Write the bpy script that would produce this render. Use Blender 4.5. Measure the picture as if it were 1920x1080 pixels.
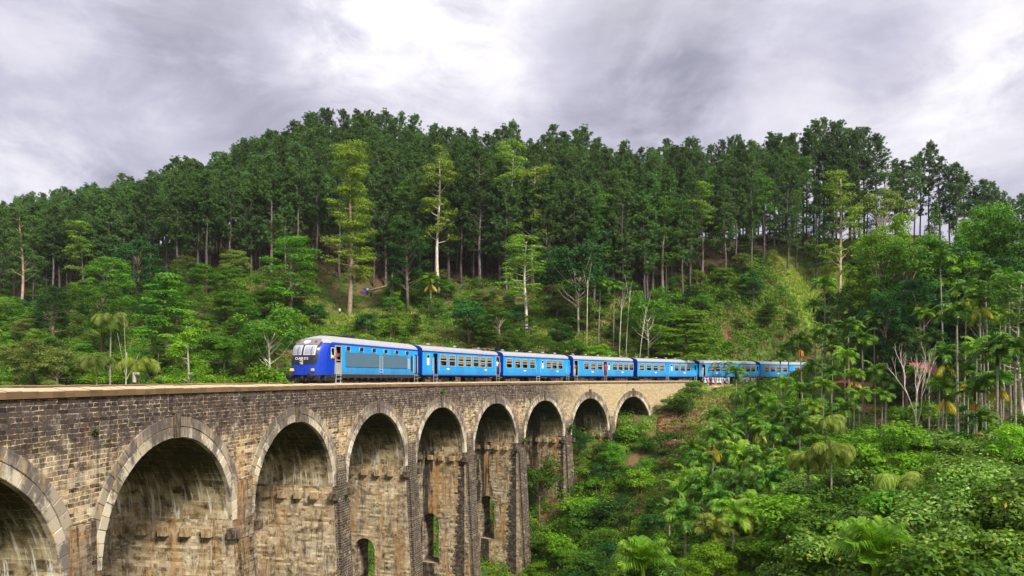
import bpy, bmesh, math, random
import numpy as np
from mathutils import Vector, Matrix
R = math.radians
random.seed(7); rs = np.random.RandomState(11)
for o in list(bpy.data.objects): bpy.data.objects.remove(o)
S = bpy.context.scene
COL = S.collection

# ------------------------------------------------ camera, sky, sun, exposure
F = 1300.0; HZ = 710.2                       # focal length and horizon, in photo pixels
cd = bpy.data.cameras.new('camera'); cam = bpy.data.objects.new('camera', cd); COL.objects.link(cam)
cam.location = (0, 0, 0); cam.rotation_euler = (R(90), 0, 0)
cd.sensor_width = 36; cd.lens = 36 * F / 1920; cd.shift_y = (HZ - 540) / 1920
cd.clip_start = 0.1; cd.clip_end = 6000
S.camera = cam
S.view_settings.view_transform = 'Standard'; S.view_settings.look = 'None'
S.view_settings.exposure = 0.95; S.view_settings.gamma = 1
SUN_EL, SUN_AZ = 42, 142                      # azimuth clockwise from +Y: behind and to the right
sd = bpy.data.lights.new('sun', 'SUN'); sun = bpy.data.objects.new('sun', sd); COL.objects.link(sun)
sd.energy = 3.4; sd.angle = R(12); sd.color = (1, .945, .85)
sv = Vector((math.sin(R(SUN_AZ)) * math.cos(R(SUN_EL)), math.cos(R(SUN_AZ)) * math.cos(R(SUN_EL)), math.sin(R(SUN_EL))))
sun.rotation_euler = sv.to_track_quat('Z', 'Y').to_euler(); sun.location = sv * 100

class NT:
    """tiny node helper"""
    def __init__(s, nt): s.nt = nt; s.nt.nodes.clear()
    def n(s, typ, ins=None, **kw):
        nd = s.nt.nodes.new('ShaderNode' + typ)
        for k, v in kw.items(): setattr(nd, k, v)
        for k, v in (ins or {}).items():
            if hasattr(v, 'is_output'): s.nt.links.new(v, nd.inputs[k])
            else: nd.inputs[k].default_value = v
        return nd
    def math(s, op, a, b=0.0, c=None, clamp=False):
        d = {0: a, 1: b}
        if c is not None: d[2] = c
        return s.n('Math', d, operation=op, use_clamp=clamp).outputs[0]
    def mix(s, f, a, b, mode='MIX'):
        nd = s.n('Mix', None, data_type='RGBA', blend_type=mode, clamp_factor=True)
        for i, v in ((0, f), (6, a), (7, b)):
            if hasattr(v, 'is_output'): s.nt.links.new(v, nd.inputs[i])
            else: nd.inputs[i].default_value = (v if i == 0 else (tuple(v) + (1,))[:4])
        return nd.outputs[2]
    def noise(s, vec, scale, detail=4, rough=.6, dist=0.0):
        return s.n('TexNoise', {'Vector': vec, 'Scale': scale, 'Detail': detail, 'Roughness': rough, 'Distortion': dist}).outputs[0]
    def mapr(s, v, a, b, c=0.0, d=1.0):
        return s.n('MapRange', {0: v, 1: a, 2: b, 3: c, 4: d}, clamp=True, interpolation_type='SMOOTHSTEP').outputs[0]
    def xyz(s, v): return s.n('SeparateXYZ', {0: v}).outputs
    def comb(s, x, y, z): return s.n('CombineXYZ', {0: x, 1: y, 2: z}).outputs[0]
    def scalev(s, v, t): return s.n('VectorMath', {0: v, 1: t}, operation='MULTIPLY').outputs[0]

w = bpy.data.worlds.new('World'); S.world = w; w.use_nodes = True
g = NT(w.node_tree)
def px_dir(px, py):
    v = Vector(((px - 960) / F, 1, (HZ - py) / F)); v.normalize(); return tuple(v)
co = g.n('TexCoord').outputs['Generated']
nv = g.n('VectorMath', {0: co}, operation='NORMALIZE').outputs[0]
X, Y, Z = g.xyz(nv)
zz = g.math('MAXIMUM', g.math('ADD', Z, .55), .06)
pl = g.comb(g.math('DIVIDE', X, zz), g.math('DIVIDE', Y, zz), 0.0)            # a flat cloud deck seen in perspective
dv = g.scalev(nv, (1, 1, 1.9))
n1 = g.noise(dv, 3.4, 10, .56, .5)
n2 = g.noise(g.n('VectorMath', {0: dv, 1: (7.3, 2.1, 0)}, operation='ADD').outputs[0], 9.0, 9, .62, .4)
n3 = g.noise(dv, 1.5, 4, .5, .3)
c = g.math('ADD', g.math('MULTIPLY', n1, .62), g.math('ADD', g.math('MULTIPLY', n2, .30), g.math('MULTIPLY', n3, .20)))
br = None
for (px, py, pw, amp) in ((760, 20, 20, .15), (610, 80, 34, .13), (950, 160, 36, .08), (1860, 95, 26, .13), (1800, 225, 30, .07), (900, 20, 26, .09),
                          (250, 270, 14, .08), (1560, 190, 20, .07), (60, 330, 25, .10), (300, 110, 12, -.10), (430, 200, 14, -.07), (1250, 190, 10, -.10), (1350, 60, 10, -.05), (1700, 20, 25, -.09), (1900, 330, 14, -.04), (20, 80, 12, -.06)):
    d = g.n('VectorMath', {0: nv, 1: px_dir(px, py)}, operation='DOT_PRODUCT').outputs['Value']
    b = g.math('MULTIPLY', g.math('POWER', g.math('MAXIMUM', d, 0.0), pw * pw * .55), amp)
    br = b if br is None else g.math('ADD', br, b)
br = g.math('MULTIPLY', br, g.mapr(n2, .36, .62, .25, 1.25))
c = g.math('ADD', c, br)
ramp = g.n('ValToRGB', {0: c}); cr = ramp.color_ramp
cr.elements[0].position = .37; cr.elements[0].color = (.27, .265, .345, 1)
cr.elements[1].position = .86; cr.elements[1].color = (1.0, .98, .97, 1)
for p, col in ((.455, (.38, .372, .455, 1)), (.52, (.49, .475, .58, 1)), (.59, (.63, .61, .69, 1)), (.69, (.79, .77, .82, 1))):
    e = cr.elements.new(p); e.color = col
zen = g.mapr(Z, .34, .9, 1.0, 2.1)                                              # overcast skies are brightest overhead
ccol = g.mix(g.mapr(Z, .38, .65), ramp.outputs[0], (.60, .60, .60))
cl = g.n('VectorMath', {0: ccol, 3: zen}, operation='SCALE').outputs[0]
sky = g.n('TexSky', None, sky_type='NISHITA', sun_disc=False, sun_elevation=R(SUN_EL), sun_rotation=R(SUN_AZ))
bg1 = g.n('Background', {0: sky.outputs[0], 1: .05}); bg2 = g.n('Background', {0: cl, 1: .66})
mx = g.n('MixShader', {0: .93, 1: bg1.outputs[0], 2: bg2.outputs[0]})
g.nt.links.new(mx.outputs[0], g.n('OutputWorld').inputs[0])

# ------------------------------------------------ mesh helpers
class MB:
    def __init__(s): s.v = []; s.f = []; s.uv = []; s.mi = []
    def quad(s, pts, uvs=None, m=0):
        k = len(s.v); s.v += [tuple(p) for p in pts]; s.f.append(tuple(range(k, k + len(pts)))); s.mi.append(m)
        s.uv += list(uvs) if uvs else [(0, 0)] * len(pts)
    def grid(s, P, U=None, m=0, flip=False):
        """P: rows of points"""
        k = len(s.v); nr, nc = len(P), len(P[0])
        for r in P: s.v += [tuple(p) for p in r]
        for i in range(nr - 1):
            for j in range(nc - 1):
                ids = [(i, j), (i, j + 1), (i + 1, j + 1), (i + 1, j)]
                if flip: ids = ids[::-1]
                s.f.append(tuple(k + a * nc + b for a, b in ids)); s.mi.append(m)
                s.uv += [(U[a][b] if U else (0, 0)) for a, b in ids]
    def box(s, c, d, rot=None, m=0, bev=0.0):
        """box with centre c, size d, optional chamfer on all faces"""
        hx, hy, hz = d[0] / 2, d[1] / 2, d[2] / 2
        cv = Vector(c)
        def T(p):
            p = Vector(p)
            if rot is not None: p = rot @ p
            return cv + p
        if bev <= 0:
            P = {(a, b, e): T((a * hx, b * hy, e * hz)) for a in (-1, 1) for b in (-1, 1) for e in (-1, 1)}
            for q in (((-1, -1, -1), (-1, -1, 1), (-1, 1, 1), (-1, 1, -1)), ((1, -1, -1), (1, 1, -1), (1, 1, 1), (1, -1, 1)),
                      ((-1, -1, -1), (1, -1, -1), (1, -1, 1), (-1, -1, 1)), ((-1, 1, -1), (-1, 1, 1), (1, 1, 1), (1, 1, -1)),
                      ((-1, -1, -1), (-1, 1, -1), (1, 1, -1), (1, -1, -1)), ((-1, -1, 1), (1, -1, 1), (1, 1, 1), (-1, 1, 1))):
                s.quad([P[t] for t in q], [(0, 0), (1, 0), (1, 1), (0, 1)], m)
            return
        bm = bmesh.new(); bmesh.ops.create_cube(bm, size=1)
        for v in bm.verts: v.co = Vector((v.co.x * d[0], v.co.y * d[1], v.co.z * d[2]))
        bmesh.ops.bevel(bm, geom=list(bm.edges), offset=bev, segments=1, affect='EDGES')
        for f in bm.faces: s.quad([T(v.co) for v in f.verts], None, m)
        bm.free()
    def tube(s, pts, rad, sides=8, cap=True, m=0):
        pts = [Vector(p) for p in pts]; n = len(pts)
        if not hasattr(rad, '__len__'): rad = [rad] * n
        k = len(s.v); side = None
        for i, p in enumerate(pts):
            t = (pts[min(i + 1, n - 1)] - pts[max(i - 1, 0)])
            if t.length < 1e-9: t = Vector((0, 0, 1))
            t.normalize()
            if side is None:
                side = t.cross(Vector((0, 0, 1)) if abs(t.z) < .95 else Vector((1, 0, 0))).normalized()
            else:
                side = (side - t * side.dot(t)).normalized()
            up = t.cross(side)
            for j in range(sides):
                a = 2 * math.pi * j / sides
                s.v.append(tuple(p + (side * math.cos(a) + up * math.sin(a)) * rad[i]))
        for i in range(n - 1):
            for j in range(sides):
                a, b = k + i * sides + j, k + i * sides + (j + 1) % sides
                s.f.append((a, b, b + sides, a + sides)); s.mi.append(m); s.uv += [(0, 0)] * 4
        if cap:
            s.f.append(tuple(k + j for j in range(sides))[::-1]); s.mi.append(m); s.uv += [(0, 0)] * sides
            s.f.append(tuple(k + (n - 1) * sides + j for j in range(sides))); s.mi.append(m); s.uv += [(0, 0)] * sides
    def lathe(s, prof, c, axis='z', sides=16, m=0):
        """prof: (r, h) pairs"""
        P = []
        for r, h in prof:
            row = []
            for j in range(sides + 1):
                a = 2 * math.pi * j / sides
                x, y, z = r * math.cos(a), r * math.sin(a), h
                if axis == 'y': x, y, z = x, h, y
                if axis == 'x': x, y, z = h, x, y
                row.append((c[0] + x, c[1] + y, c[2] + z))
            P.append(row)
        s.grid(P, None, m)
    def mesh(s, name, mats, smooth=False):
        me = bpy.data.meshes.new(name); me.from_pydata(s.v, [], s.f)
        uvl = me.uv_layers.new(name='UVMap')
        uvl.data.foreach_set('uv', np.array(s.uv, dtype=np.float32).ravel())
        for m in (mats if isinstance(mats, (list, tuple)) else [mats]): me.materials.append(m)
        me.polygons.foreach_set('material_index', s.mi)
        if smooth: me.polygons.foreach_set('use_smooth', [True] * len(me.polygons))
        me.update(); return me
    def build(s, name, mats, parent=None, smooth=False):
        return link(name, s.mesh(name, mats, smooth), parent)
def link(name, me, parent=None):
    o = bpy.data.objects.new(name, me); COL.objects.link(o)
    if parent: o.parent = parent
    return o
def empty(name, loc=(0, 0, 0), rz=0, label=None, cat=None, group=None):
    o = bpy.data.objects.new(name, None); COL.objects.link(o); o.location = loc; o.rotation_euler = (0, 0, rz)
    o.empty_display_size = .2
    return tag(o, label, cat, group)
def tag(o, label=None, cat=None, group=None, kind=None):
    for k, v in (('label', label), ('category', cat), ('group', group), ('kind', kind)):
        if v: o[k] = v
    return o
def np_mesh(name, V, nper, mat, smooth=False, attr=None):
    """V: (nf*nper,3) loose polygons"""
    V = np.asarray(V, np.float32).reshape(-1, 3); nv = len(V); nf = nv // nper
    me = bpy.data.meshes.new(name); me.vertices.add(nv); me.vertices.foreach_set('co', V.ravel())
    me.loops.add(nv); me.loops.foreach_set('vertex_index', np.arange(nv, dtype=np.int32))
    me.polygons.add(nf); me.polygons.foreach_set('loop_start', np.arange(0, nv, nper, dtype=np.int32))
    try: me.polygons.foreach_set('loop_total', np.full(nf, nper, np.int32))
    except Exception: pass
    if attr is not None:
        a = me.attributes.new('tint', 'FLOAT', 'POINT'); a.data.foreach_set('value', np.repeat(np.asarray(attr, np.float32), nper))
    me.materials.append(mat); me.update(calc_edges=True); return me

# ------------------------------------------------ materials
def mat(name, fn):
    m = bpy.data.materials.new(name); m.use_nodes = True; q = NT(m.node_tree)
    out = q.n('OutputMaterial'); sh = fn(q); q.nt.links.new(sh, out.inputs[0]); return m
def pbsdf(q, col, rough=.8, spec=.3, metal=0.0, normal=None, **kw):
    d = {'Base Color': col if hasattr(col, 'is_output') else tuple(col) + (1,), 'Roughness': rough, 'Specular IOR Level': spec, 'Metallic': metal}
    if normal is not None: d['Normal'] = normal
    d.update(kw)
    return q.n('BsdfPrincipled', d).outputs[0]
def bump(q, h, st=.5, dist=.02): return q.n('Bump', {'Height': h, 'Strength': st, 'Distance': dist}).outputs[0]
def paint(name, col, rough=.45, dirt=.25, dcol=(.05, .04, .03), metal=0.0, spec=.4, seams=False):
    def fn(q):
        p = q.n('TexCoord').outputs['Object']
        s = q.noise(q.scalev(p, (2.5, 2.5, .5)), 2.0, 6, .65)
        t = q.noise(p, 9.0, 4, .6)
        f = q.math('MULTIPLY', q.mapr(q.math('ADD', q.math('MULTIPLY', s, .7), q.math('MULTIPLY', t, .3)), .45, .75), dirt)
        c = q.mix(f, col, dcol)
        if seams:
            px_ = q.xyz(p)[0]; pan = q.math('FLOOR', q.math('DIVIDE', px_, 1.37)); hv = q.noise(q.comb(pan, 0.0, 0.0), 5.3, 0, .5)
            c = q.mix(1.0, c, q.mix(q.mapr(hv, .3, .7), (.80, .82, .86), (1.12, 1.08, 1.04)), 'MULTIPLY')
            fr_ = q.math('ABSOLUTE', q.math('SUBTRACT', q.math('FRACT', q.math('DIVIDE', px_, 1.37)), .5)); c = q.mix(q.mapr(fr_, .485, .492, 0, .45), c, (.01, .05, .12))
            gr = q.math('ADD', q.xyz(p)[2], q.math('MULTIPLY', q.math('SUBTRACT', s, .5), 1.6)); c = q.mix(q.mapr(gr, 1.75, 1.05, 0, .5), c, (.09, .085, .075))
        return pbsdf(q, c, q.mapr(t, .3, .7, rough - .08, rough + .15), spec, metal)
    return mat(name, fn)

def masonry(name, bw, bh, cols, mortar, msize, top_dark=0.0, streak=0.0, white=0.0, rust=0.0, moss=0.0, blackmot=0.0, ctr=0.0, right_clean=False, vaultdark=0.0, bmp=.5, rc=None):
    """coursed stone or brick laid in metres of UV; stains are shaped noises in the same metres"""
    def fn(q):
        uv = q.n('UVMap').outputs[0]
        geo = q.n('NewGeometry').outputs['Position']
        ux, uy, _ = q.xyz(uv); _, _, wz = q.xyz(geo)
        wob = q.noise(uv, 3.5, 3, .5)
        wob2 = q.noise(uv, 5.1, 3, .6)
        uvw = q.comb(q.math('ADD', ux, q.math('MULTIPLY', q.math('SUBTRACT', wob2, .5), bw * .35)), q.math('ADD', uy, q.math('MULTIPLY', q.math('SUBTRACT', wob, .5), bh * .42)), 0.0)
        b = q.n('TexBrick', {'Vector': uvw, 'Scale': 1.0, 'Color1': (0, 0, 0, 1), 'Color2': (1, 1, 1, 1), 'Mortar': (.5, .5, .5, 1), 'Mortar Size': msize, 'Mortar Smooth': .35, 'Bias': 0.0, 'Brick Width': bw, 'Row Height': bh}, offset=.5, squash=.62, squash_frequency=2)
        rnd = q.xyz(b.outputs[0])[0]; mf = b.outputs[1]
        n_hi = q.noise(uv, 14.0, 5, .7)
        r2 = q.math('ADD', q.math('MULTIPLY', rnd, .75), q.math('MULTIPLY', n_hi, .35))
        rp = q.n('ValToRGB', {0: r2}); e = rp.color_ramp
        e.elements[0].position = .12; e.elements[0].color = cols[0] + (1,)
        e.elements[1].position = .95; e.elements[1].color = cols[-1] + (1,)
        for i in range(1, len(cols) - 1):
            x = e.elements.new(.12 + .83 * i / (len(cols) - 1)); x.color = cols[i] + (1,)
        big = q.noise(q.scalev(uv, (.35, .5, 1)), 1.0, 5, .6)
        base = q.mix(mf, rp.outputs[0], mortar)
        base = q.mix(q.mapr(big, .35, .7, 0, .55), base, q.mix(1.0, base, (.66, .55, .42), 'MULTIPLY'))
        rown = q.noise(q.comb(q.math('MULTIPLY', ux, .30), q.math('MULTIPLY', q.math('FLOOR', q.math('DIVIDE', uy, bh)), .83), 0.0), 1.0, 3, .6)
        clus = q.noise(uv, 2.3, 6, .75)
        base = q.mix(1.0, base, q.mix(q.mapr(q.math('ADD', q.math('MULTIPLY', rown, .5), q.math('MULTIPLY', clus, .5)), .38, .62), (.40, .36, .33), (1.45, 1.42, 1.38)), 'MULTIPLY')
        base = q.mix(q.math('MULTIPLY', q.mapr(q.math('ADD', q.math('MULTIPLY', clus, .6), q.math('MULTIPLY', n_hi, .4)), .55, .62), .55), base, mortar)
        pat = q.noise(q.scalev(uv, (.9, 1.4, 1)), 1.3, 7, .7, .3)
        base = q.mix(q.mapr(pat, .53, .62, 0, .55), base, q.mix(n_hi, (.42, .34, .22), (.74, .64, .46)))
        base = q.mix(q.mapr(pat, .46, .38, 0, .8), base, q.mix(1.0, base, (.22, .18, .15), 'MULTIPLY'))
        # vertical run-off streaks
        s1 = q.noise(q.scalev(uv, (1.9, .30, 1)), 1.0, 8, .72, 1.1)
        s2 = q.noise(q.scalev(uv, (1.2, .13, 1)), 1.0, 6, .65, 1.0)
        s3 = q.noise(q.scalev(uv, (4.2, .40, 1)), 1.0, 6, .7, .3)
        blot = q.noise(q.scalev(uv, (1.0, 1.0, 1)), 1.6, 7, .72)
        c = base
        rg_ = q.mapr(q.math('FLOOR', q.math('DIVIDE', ux, 20.0)), 5.0, 8.0, .45, 1.0) if ctr else 1.0
        if rust: c = q.mix(q.math('MULTIPLY', q.math('MULTIPLY', q.mapr(q.math('ADD', s2, q.math('MULTIPLY', q.math('SUBTRACT', blot, .5), .3)), .51, .59), rust), rg_), c, q.mix(n_hi, (.50, .20, .035), (.62, .34, .09)))
        if streak: c = q.mix(q.math('MULTIPLY', q.mapr(q.math('ADD', s1, q.math('MULTIPLY', q.math('SUBTRACT', n_hi, .5), .25)), .51, .60), streak), c, q.mix(rnd, (.030, .022, .015), (.10, .072, .045)))
        if white:
            c = q.mix(q.math('MULTIPLY', q.mapr(q.math('ADD', q.math('MULTIPLY', s3, .6), q.math('MULTIPLY', blot, .4)), .52, .64), white), c, (.66, .60, .50))
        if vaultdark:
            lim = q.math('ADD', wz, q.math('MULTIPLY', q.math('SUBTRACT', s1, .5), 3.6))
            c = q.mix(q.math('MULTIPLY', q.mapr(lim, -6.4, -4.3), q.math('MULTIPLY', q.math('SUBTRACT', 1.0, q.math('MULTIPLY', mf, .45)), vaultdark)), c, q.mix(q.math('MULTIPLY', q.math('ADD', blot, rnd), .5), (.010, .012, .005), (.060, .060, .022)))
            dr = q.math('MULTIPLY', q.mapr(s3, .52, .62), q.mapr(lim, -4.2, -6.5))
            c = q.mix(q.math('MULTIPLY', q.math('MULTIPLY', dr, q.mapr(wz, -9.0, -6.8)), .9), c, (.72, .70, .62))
        if moss: c = q.mix(q.math('MULTIPLY', q.mapr(blot, .55, .7), moss), c, (.07, .10, .02))
        if top_dark:
            lim = q.math('ADD', wz, q.math('ADD', q.math('MULTIPLY', q.math('SUBTRACT', blot, .5), 4.2), q.math('ADD', q.math('MULTIPLY', q.math('SUBTRACT', s1, .5), 3.0), q.math('MULTIPLY', q.math('SUBTRACT', rnd, .5), .9))))
            f = q.math('MULTIPLY', q.mapr(lim, -3.2, -2.0), q.mapr(n_hi, .32, .50, .6, 1))
            f = q.math('MULTIPLY', f, q.math('SUBTRACT', 1.0, q.math('MULTIPLY', mf, q.mapr(clus, .45, .6, .05, .65))))
            if right_clean: f = q.math('MULTIPLY', f, q.mapr(ux, 56, 68, 1, .12))
            c = q.mix(q.math('MULTIPLY', f, top_dark), c, q.mix(q.math('MULTIPLY', q.math('ADD', rnd, n_hi), .5), (.010, .008, .010), (.085, .066, .066)))
            lich = q.mapr(q.noise(uv, 1.7, 8, .8), .57, .63)
            c = q.mix(q.math('MULTIPLY', lich, q.mapr(n_hi, .40, .55, 0, .7)), c, q.mix(n_hi, (.26, .21, .17), (.55, .48, .40)))
        if blackmot:
            f = q.mapr(q.math('ADD', q.math('MULTIPLY', blot, .42), q.math('ADD', q.math('MULTIPLY', s1, .22), q.math('ADD', q.math('MULTIPLY', n_hi, .22), q.math('MULTIPLY', rnd, .22)))), .42, .51)
            f = q.math('MULTIPLY', f, q.mapr(wz, -4.5, -7.0, .45, 1))
            c = q.mix(q.math('MULTIPLY', f, q.math('MULTIPLY', q.math('SUBTRACT', 1.0, q.math('MULTIPLY', mf, .35)), blackmot)), c, q.mix(rnd, (.016, .013, .013), (.06, .047, .042)))
        if ctr:   # broad black water stain down the middle of the wall (u repeats every 20 m, wall is 7.6 m wide)
            u = q.math('SUBTRACT', ux, q.math('MULTIPLY', q.math('FLOOR', q.math('DIVIDE', ux, 20.0)), 20.0))
            dd = q.math('ABSOLUTE', q.math('SUBTRACT', u, q.math('ADD', 4.3, q.math('MULTIPLY', q.math('SUBTRACT', s2, .5), 5.5))))
            f = q.mapr(q.math('ADD', dd, q.math('MULTIPLY', q.math('SUBTRACT', n_hi, .5), .5)), 1.0, .45)
            gate = q.mapr(q.math('FLOOR', q.math('DIVIDE', ux, 20.0)), 5.5, 7.0)
            fe = q.mapr(q.math('ADD', q.math('ADD', u, q.math('MULTIPLY', q.math('SUBTRACT', rnd, .5), .5)), q.math('ADD', q.math('MULTIPLY', q.math('SUBTRACT', blot, .5), 2.6), q.math('MULTIPLY', q.math('ADD', wz, 8.0), .06))), .75, .45)
            f = q.math('MAXIMUM', f, q.math('MULTIPLY', fe, q.mapr(wz, -4.0, -8.0)))
            c = q.mix(q.math('MULTIPLY', q.math('MULTIPLY', f, ctr), gate), c, q.mix(q.math('MULTIPLY', q.math('ADD', rnd, n_hi), .5), (.008, .006, .006), (.11, .085, .065)))
            c = q.mix(q.math('MULTIPLY', q.math('MULTIPLY', q.mapr(clus, .50, .58), q.mapr(n_hi, .5, .6)), q.math('MULTIPLY', fe, .8)), c, (.50, .44, .36))
        if rc: c = q.mix(q.mapr(ux, rc[0], rc[1], 0, .8), c, q.mix(q.math('MULTIPLY', mf, .8), q.mix(r2, (.44, .335, .19), (.60, .48, .30)), (.24, .17, .10)))
        h = q.math('ADD', q.math('MULTIPLY', q.math('SUBTRACT', 1.0, mf), 1.0), q.math('ADD', q.math('MULTIPLY', n_hi, .6), q.math('MULTIPLY', rnd, .4)))
        return pbsdf(q, c, .95, .08, 0, bump(q, h, bmp + .2, .035))
    return mat(name, fn)

BUFF = [(.070, .054, .040), (.21, .165, .115), (.42, .345, .24), (.58, .49, .35)]
GOLD = [(.28, .215, .13), (.52, .425, .28), (.70, .60, .41), (.82, .73, .54)]
M = {}
M['spandrel'] = masonry('spandrel_masonry', .52, .175, BUFF, (.66, .54, .36), .020, top_dark=.95, streak=.35, white=.25, rust=.25, right_clean=True, rc=(54, 70))
M['pierwall'] = masonry('pier_masonry', .46, .17, GOLD, (.60, .49, .31), .012, streak=.62, white=.9, rust=.85, moss=.12, ctr=.98, blackmot=.22)
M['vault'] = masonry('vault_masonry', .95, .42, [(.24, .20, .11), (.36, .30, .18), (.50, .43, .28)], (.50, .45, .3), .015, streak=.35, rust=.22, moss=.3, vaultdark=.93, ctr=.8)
M['buttress'] = masonry('buttress_masonry', .42, .17, BUFF, (.58, .52, .42), .026, blackmot=.97, white=.35, streak=.5, rust=.2)
M['tunnel'] = masonry('tunnel_masonry', .46, .17, [(.10, .08, .06), (.20, .16, .12), (.30, .25, .18)], (.25, .2, .15), .012, streak=.7, white=.2)
M['pierface'] = masonry('pier_front_masonry', .46, .17, BUFF, (.50, .40, .26), .014, streak=.8, white=.4, rust=.55, blackmot=.55)
RINGDARK = False
def ringfn(q):
    geo = q.n('NewGeometry'); r = geo.outputs['Random Per Island']; p = geo.outputs['Position']
    a = q.noise(q.scalev(p, (1, 1, 1)), 6.0, 6, .7); b = q.noise(q.scalev(p, (.9, .9, .5)), 1.2, 5, .6)
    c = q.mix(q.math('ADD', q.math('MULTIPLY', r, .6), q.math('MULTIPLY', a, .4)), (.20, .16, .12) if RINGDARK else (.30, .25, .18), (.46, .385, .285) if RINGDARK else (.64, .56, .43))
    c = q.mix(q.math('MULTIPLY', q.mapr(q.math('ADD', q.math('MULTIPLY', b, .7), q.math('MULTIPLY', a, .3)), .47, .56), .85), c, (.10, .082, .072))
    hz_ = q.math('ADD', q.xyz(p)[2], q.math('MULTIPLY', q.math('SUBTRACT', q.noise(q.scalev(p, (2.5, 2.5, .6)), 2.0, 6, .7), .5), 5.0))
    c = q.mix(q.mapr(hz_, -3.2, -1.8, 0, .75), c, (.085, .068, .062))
    c = q.mix(q.mapr(q.noise(q.scalev(p, (2, 2, .4)), 1.7, 5, .6), .56, .68, 0, .6), c, (.48, .29, .08))
    c = q.mix(q.mapr(a, .58, .72, 0, .6), c, (.11, .085, .06))
    return pbsdf(q, c, .9, .2, 0, bump(q, a, .5, .02))
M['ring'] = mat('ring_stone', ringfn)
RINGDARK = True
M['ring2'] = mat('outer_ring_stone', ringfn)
def darkfn(q):
    p = q.n('NewGeometry').outputs['Position']; a = q.noise(q.scalev(p, (3, 3, 1)), 3.0, 6, .7)
    return pbsdf(q, q.mix(q.mapr(a, .35, .65), (.022, .017, .015), (.16, .12, .085)), .9, .2, 0, bump(q, a, .4, .02))
M['keystone'] = mat('stained_keystone', darkfn)
def corbfn(q):
    geo = q.n('NewGeometry'); p = geo.outputs['Position']; a = q.noise(q.scalev(p, (4, 4, 1.4)), 2.0, 6, .7)
    return pbsdf(q, q.mix(q.mapr(a, .38, .62), (.44, .33, .19), (.20, .145, .08)), .9, .2, 0, bump(q, a, .4, .02))
M['corbel'] = mat('corbel_stone', corbfn)
def copefn(q):
    geo = q.n('NewGeometry'); p = geo.outputs['Position']; uv = q.n('UVMap').outputs[0]; ux, uy, _ = q.xyz(uv)
    nz = q.xyz(geo.outputs['Normal'])[2]
    a = q.noise(p, 7.0, 6, .7); b = q.noise(q.scalev(uv, (1.2, 3, 1)), 1.0, 5, .6)
    r = geo.outputs['Random Per Island']
    c = q.mix(q.math('ADD', q.math('MULTIPLY', r, .6), q.math('MULTIPLY', a, .4)), (.11, .066, .032), (.20, .125, .062))
    c = q.mix(q.mapr(b, .5, .7, 0, .6), c, (.05, .038, .028))
    upface = q.mapr(nz, .5, .9)                                                       # colour is paler on faces that point up
    c = q.mix(upface, c, q.mix(q.mapr(a, .4, .7), (.48, .37, .24), (.27, .205, .135)))
    return pbsdf(q, c, .85, .2, 0, bump(q, a, .35, .015))
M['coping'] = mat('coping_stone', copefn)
M['mortar'] = mat('mortar', lambda q: pbsdf(q, q.mix(q.noise(q.n('NewGeometry').outputs['Position'], 9, 4), (.30, .22, .13), (.46, .36, .22)), .95, .1))

def soilfn(q):
    p = q.n('NewGeometry').outputs['Position']
    a = q.noise(p, .12, 5, .6); b = q.noise(p, 1.1, 6, .7); d = q.noise(p, .35, 4, .6)
    c = q.mix(q.mapr(b, .35, .65), (.035, .055, .012), (.075, .13, .022))
    c = q.mix(q.mapr(d, .50, .58), c, q.mix(b, (.10, .05, .025), (.20, .11, .06)))
    mead = q.n('Attribute', None, attribute_name='meadow').outputs['Fac']
    c = q.mix(mead, c, q.mix(b, (.16, .26, .03), (.34, .40, .08)))
    litshade = q.n('Attribute', None, attribute_name='litter_shade').outputs['Fac']
    c = q.mix(litshade, c, q.mix(b, (.035, .024, .015), (.10, .062, .035)))  # dark brown for pine litter and for the painted shade of the grove
    return pbsdf(q, c, .95, .1, 0, bump(q, b, .7, .15))
M['soil'] = mat('hillside_ground', soilfn)
def dirtfn(q):
    p = q.n('NewGeometry').outputs['Position']; b = q.noise(p, 1.6, 6, .7); d = q.noise(p, .5, 4, .6)
    c = q.mix(q.mapr(b, .35, .65), (.36, .20, .10), (.50, .36, .18)); c = q.mix(q.mapr(d, .48, .6), c, (.22, .26, .05))
    return pbsdf(q, c, .95, .1, 0, bump(q, b, .5, .08))
M['path'] = mat('trodden_earth', dirtfn)
M['ballast'] = mat('ballast', lambda q: pbsdf(q, q.mix(q.n('TexVoronoi', {'Vector': q.n('NewGeometry').outputs['Position'], 'Scale': 14.0}).outputs[0], (.07, .055, .045), (.26, .21, .17)), .95, .1))

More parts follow.
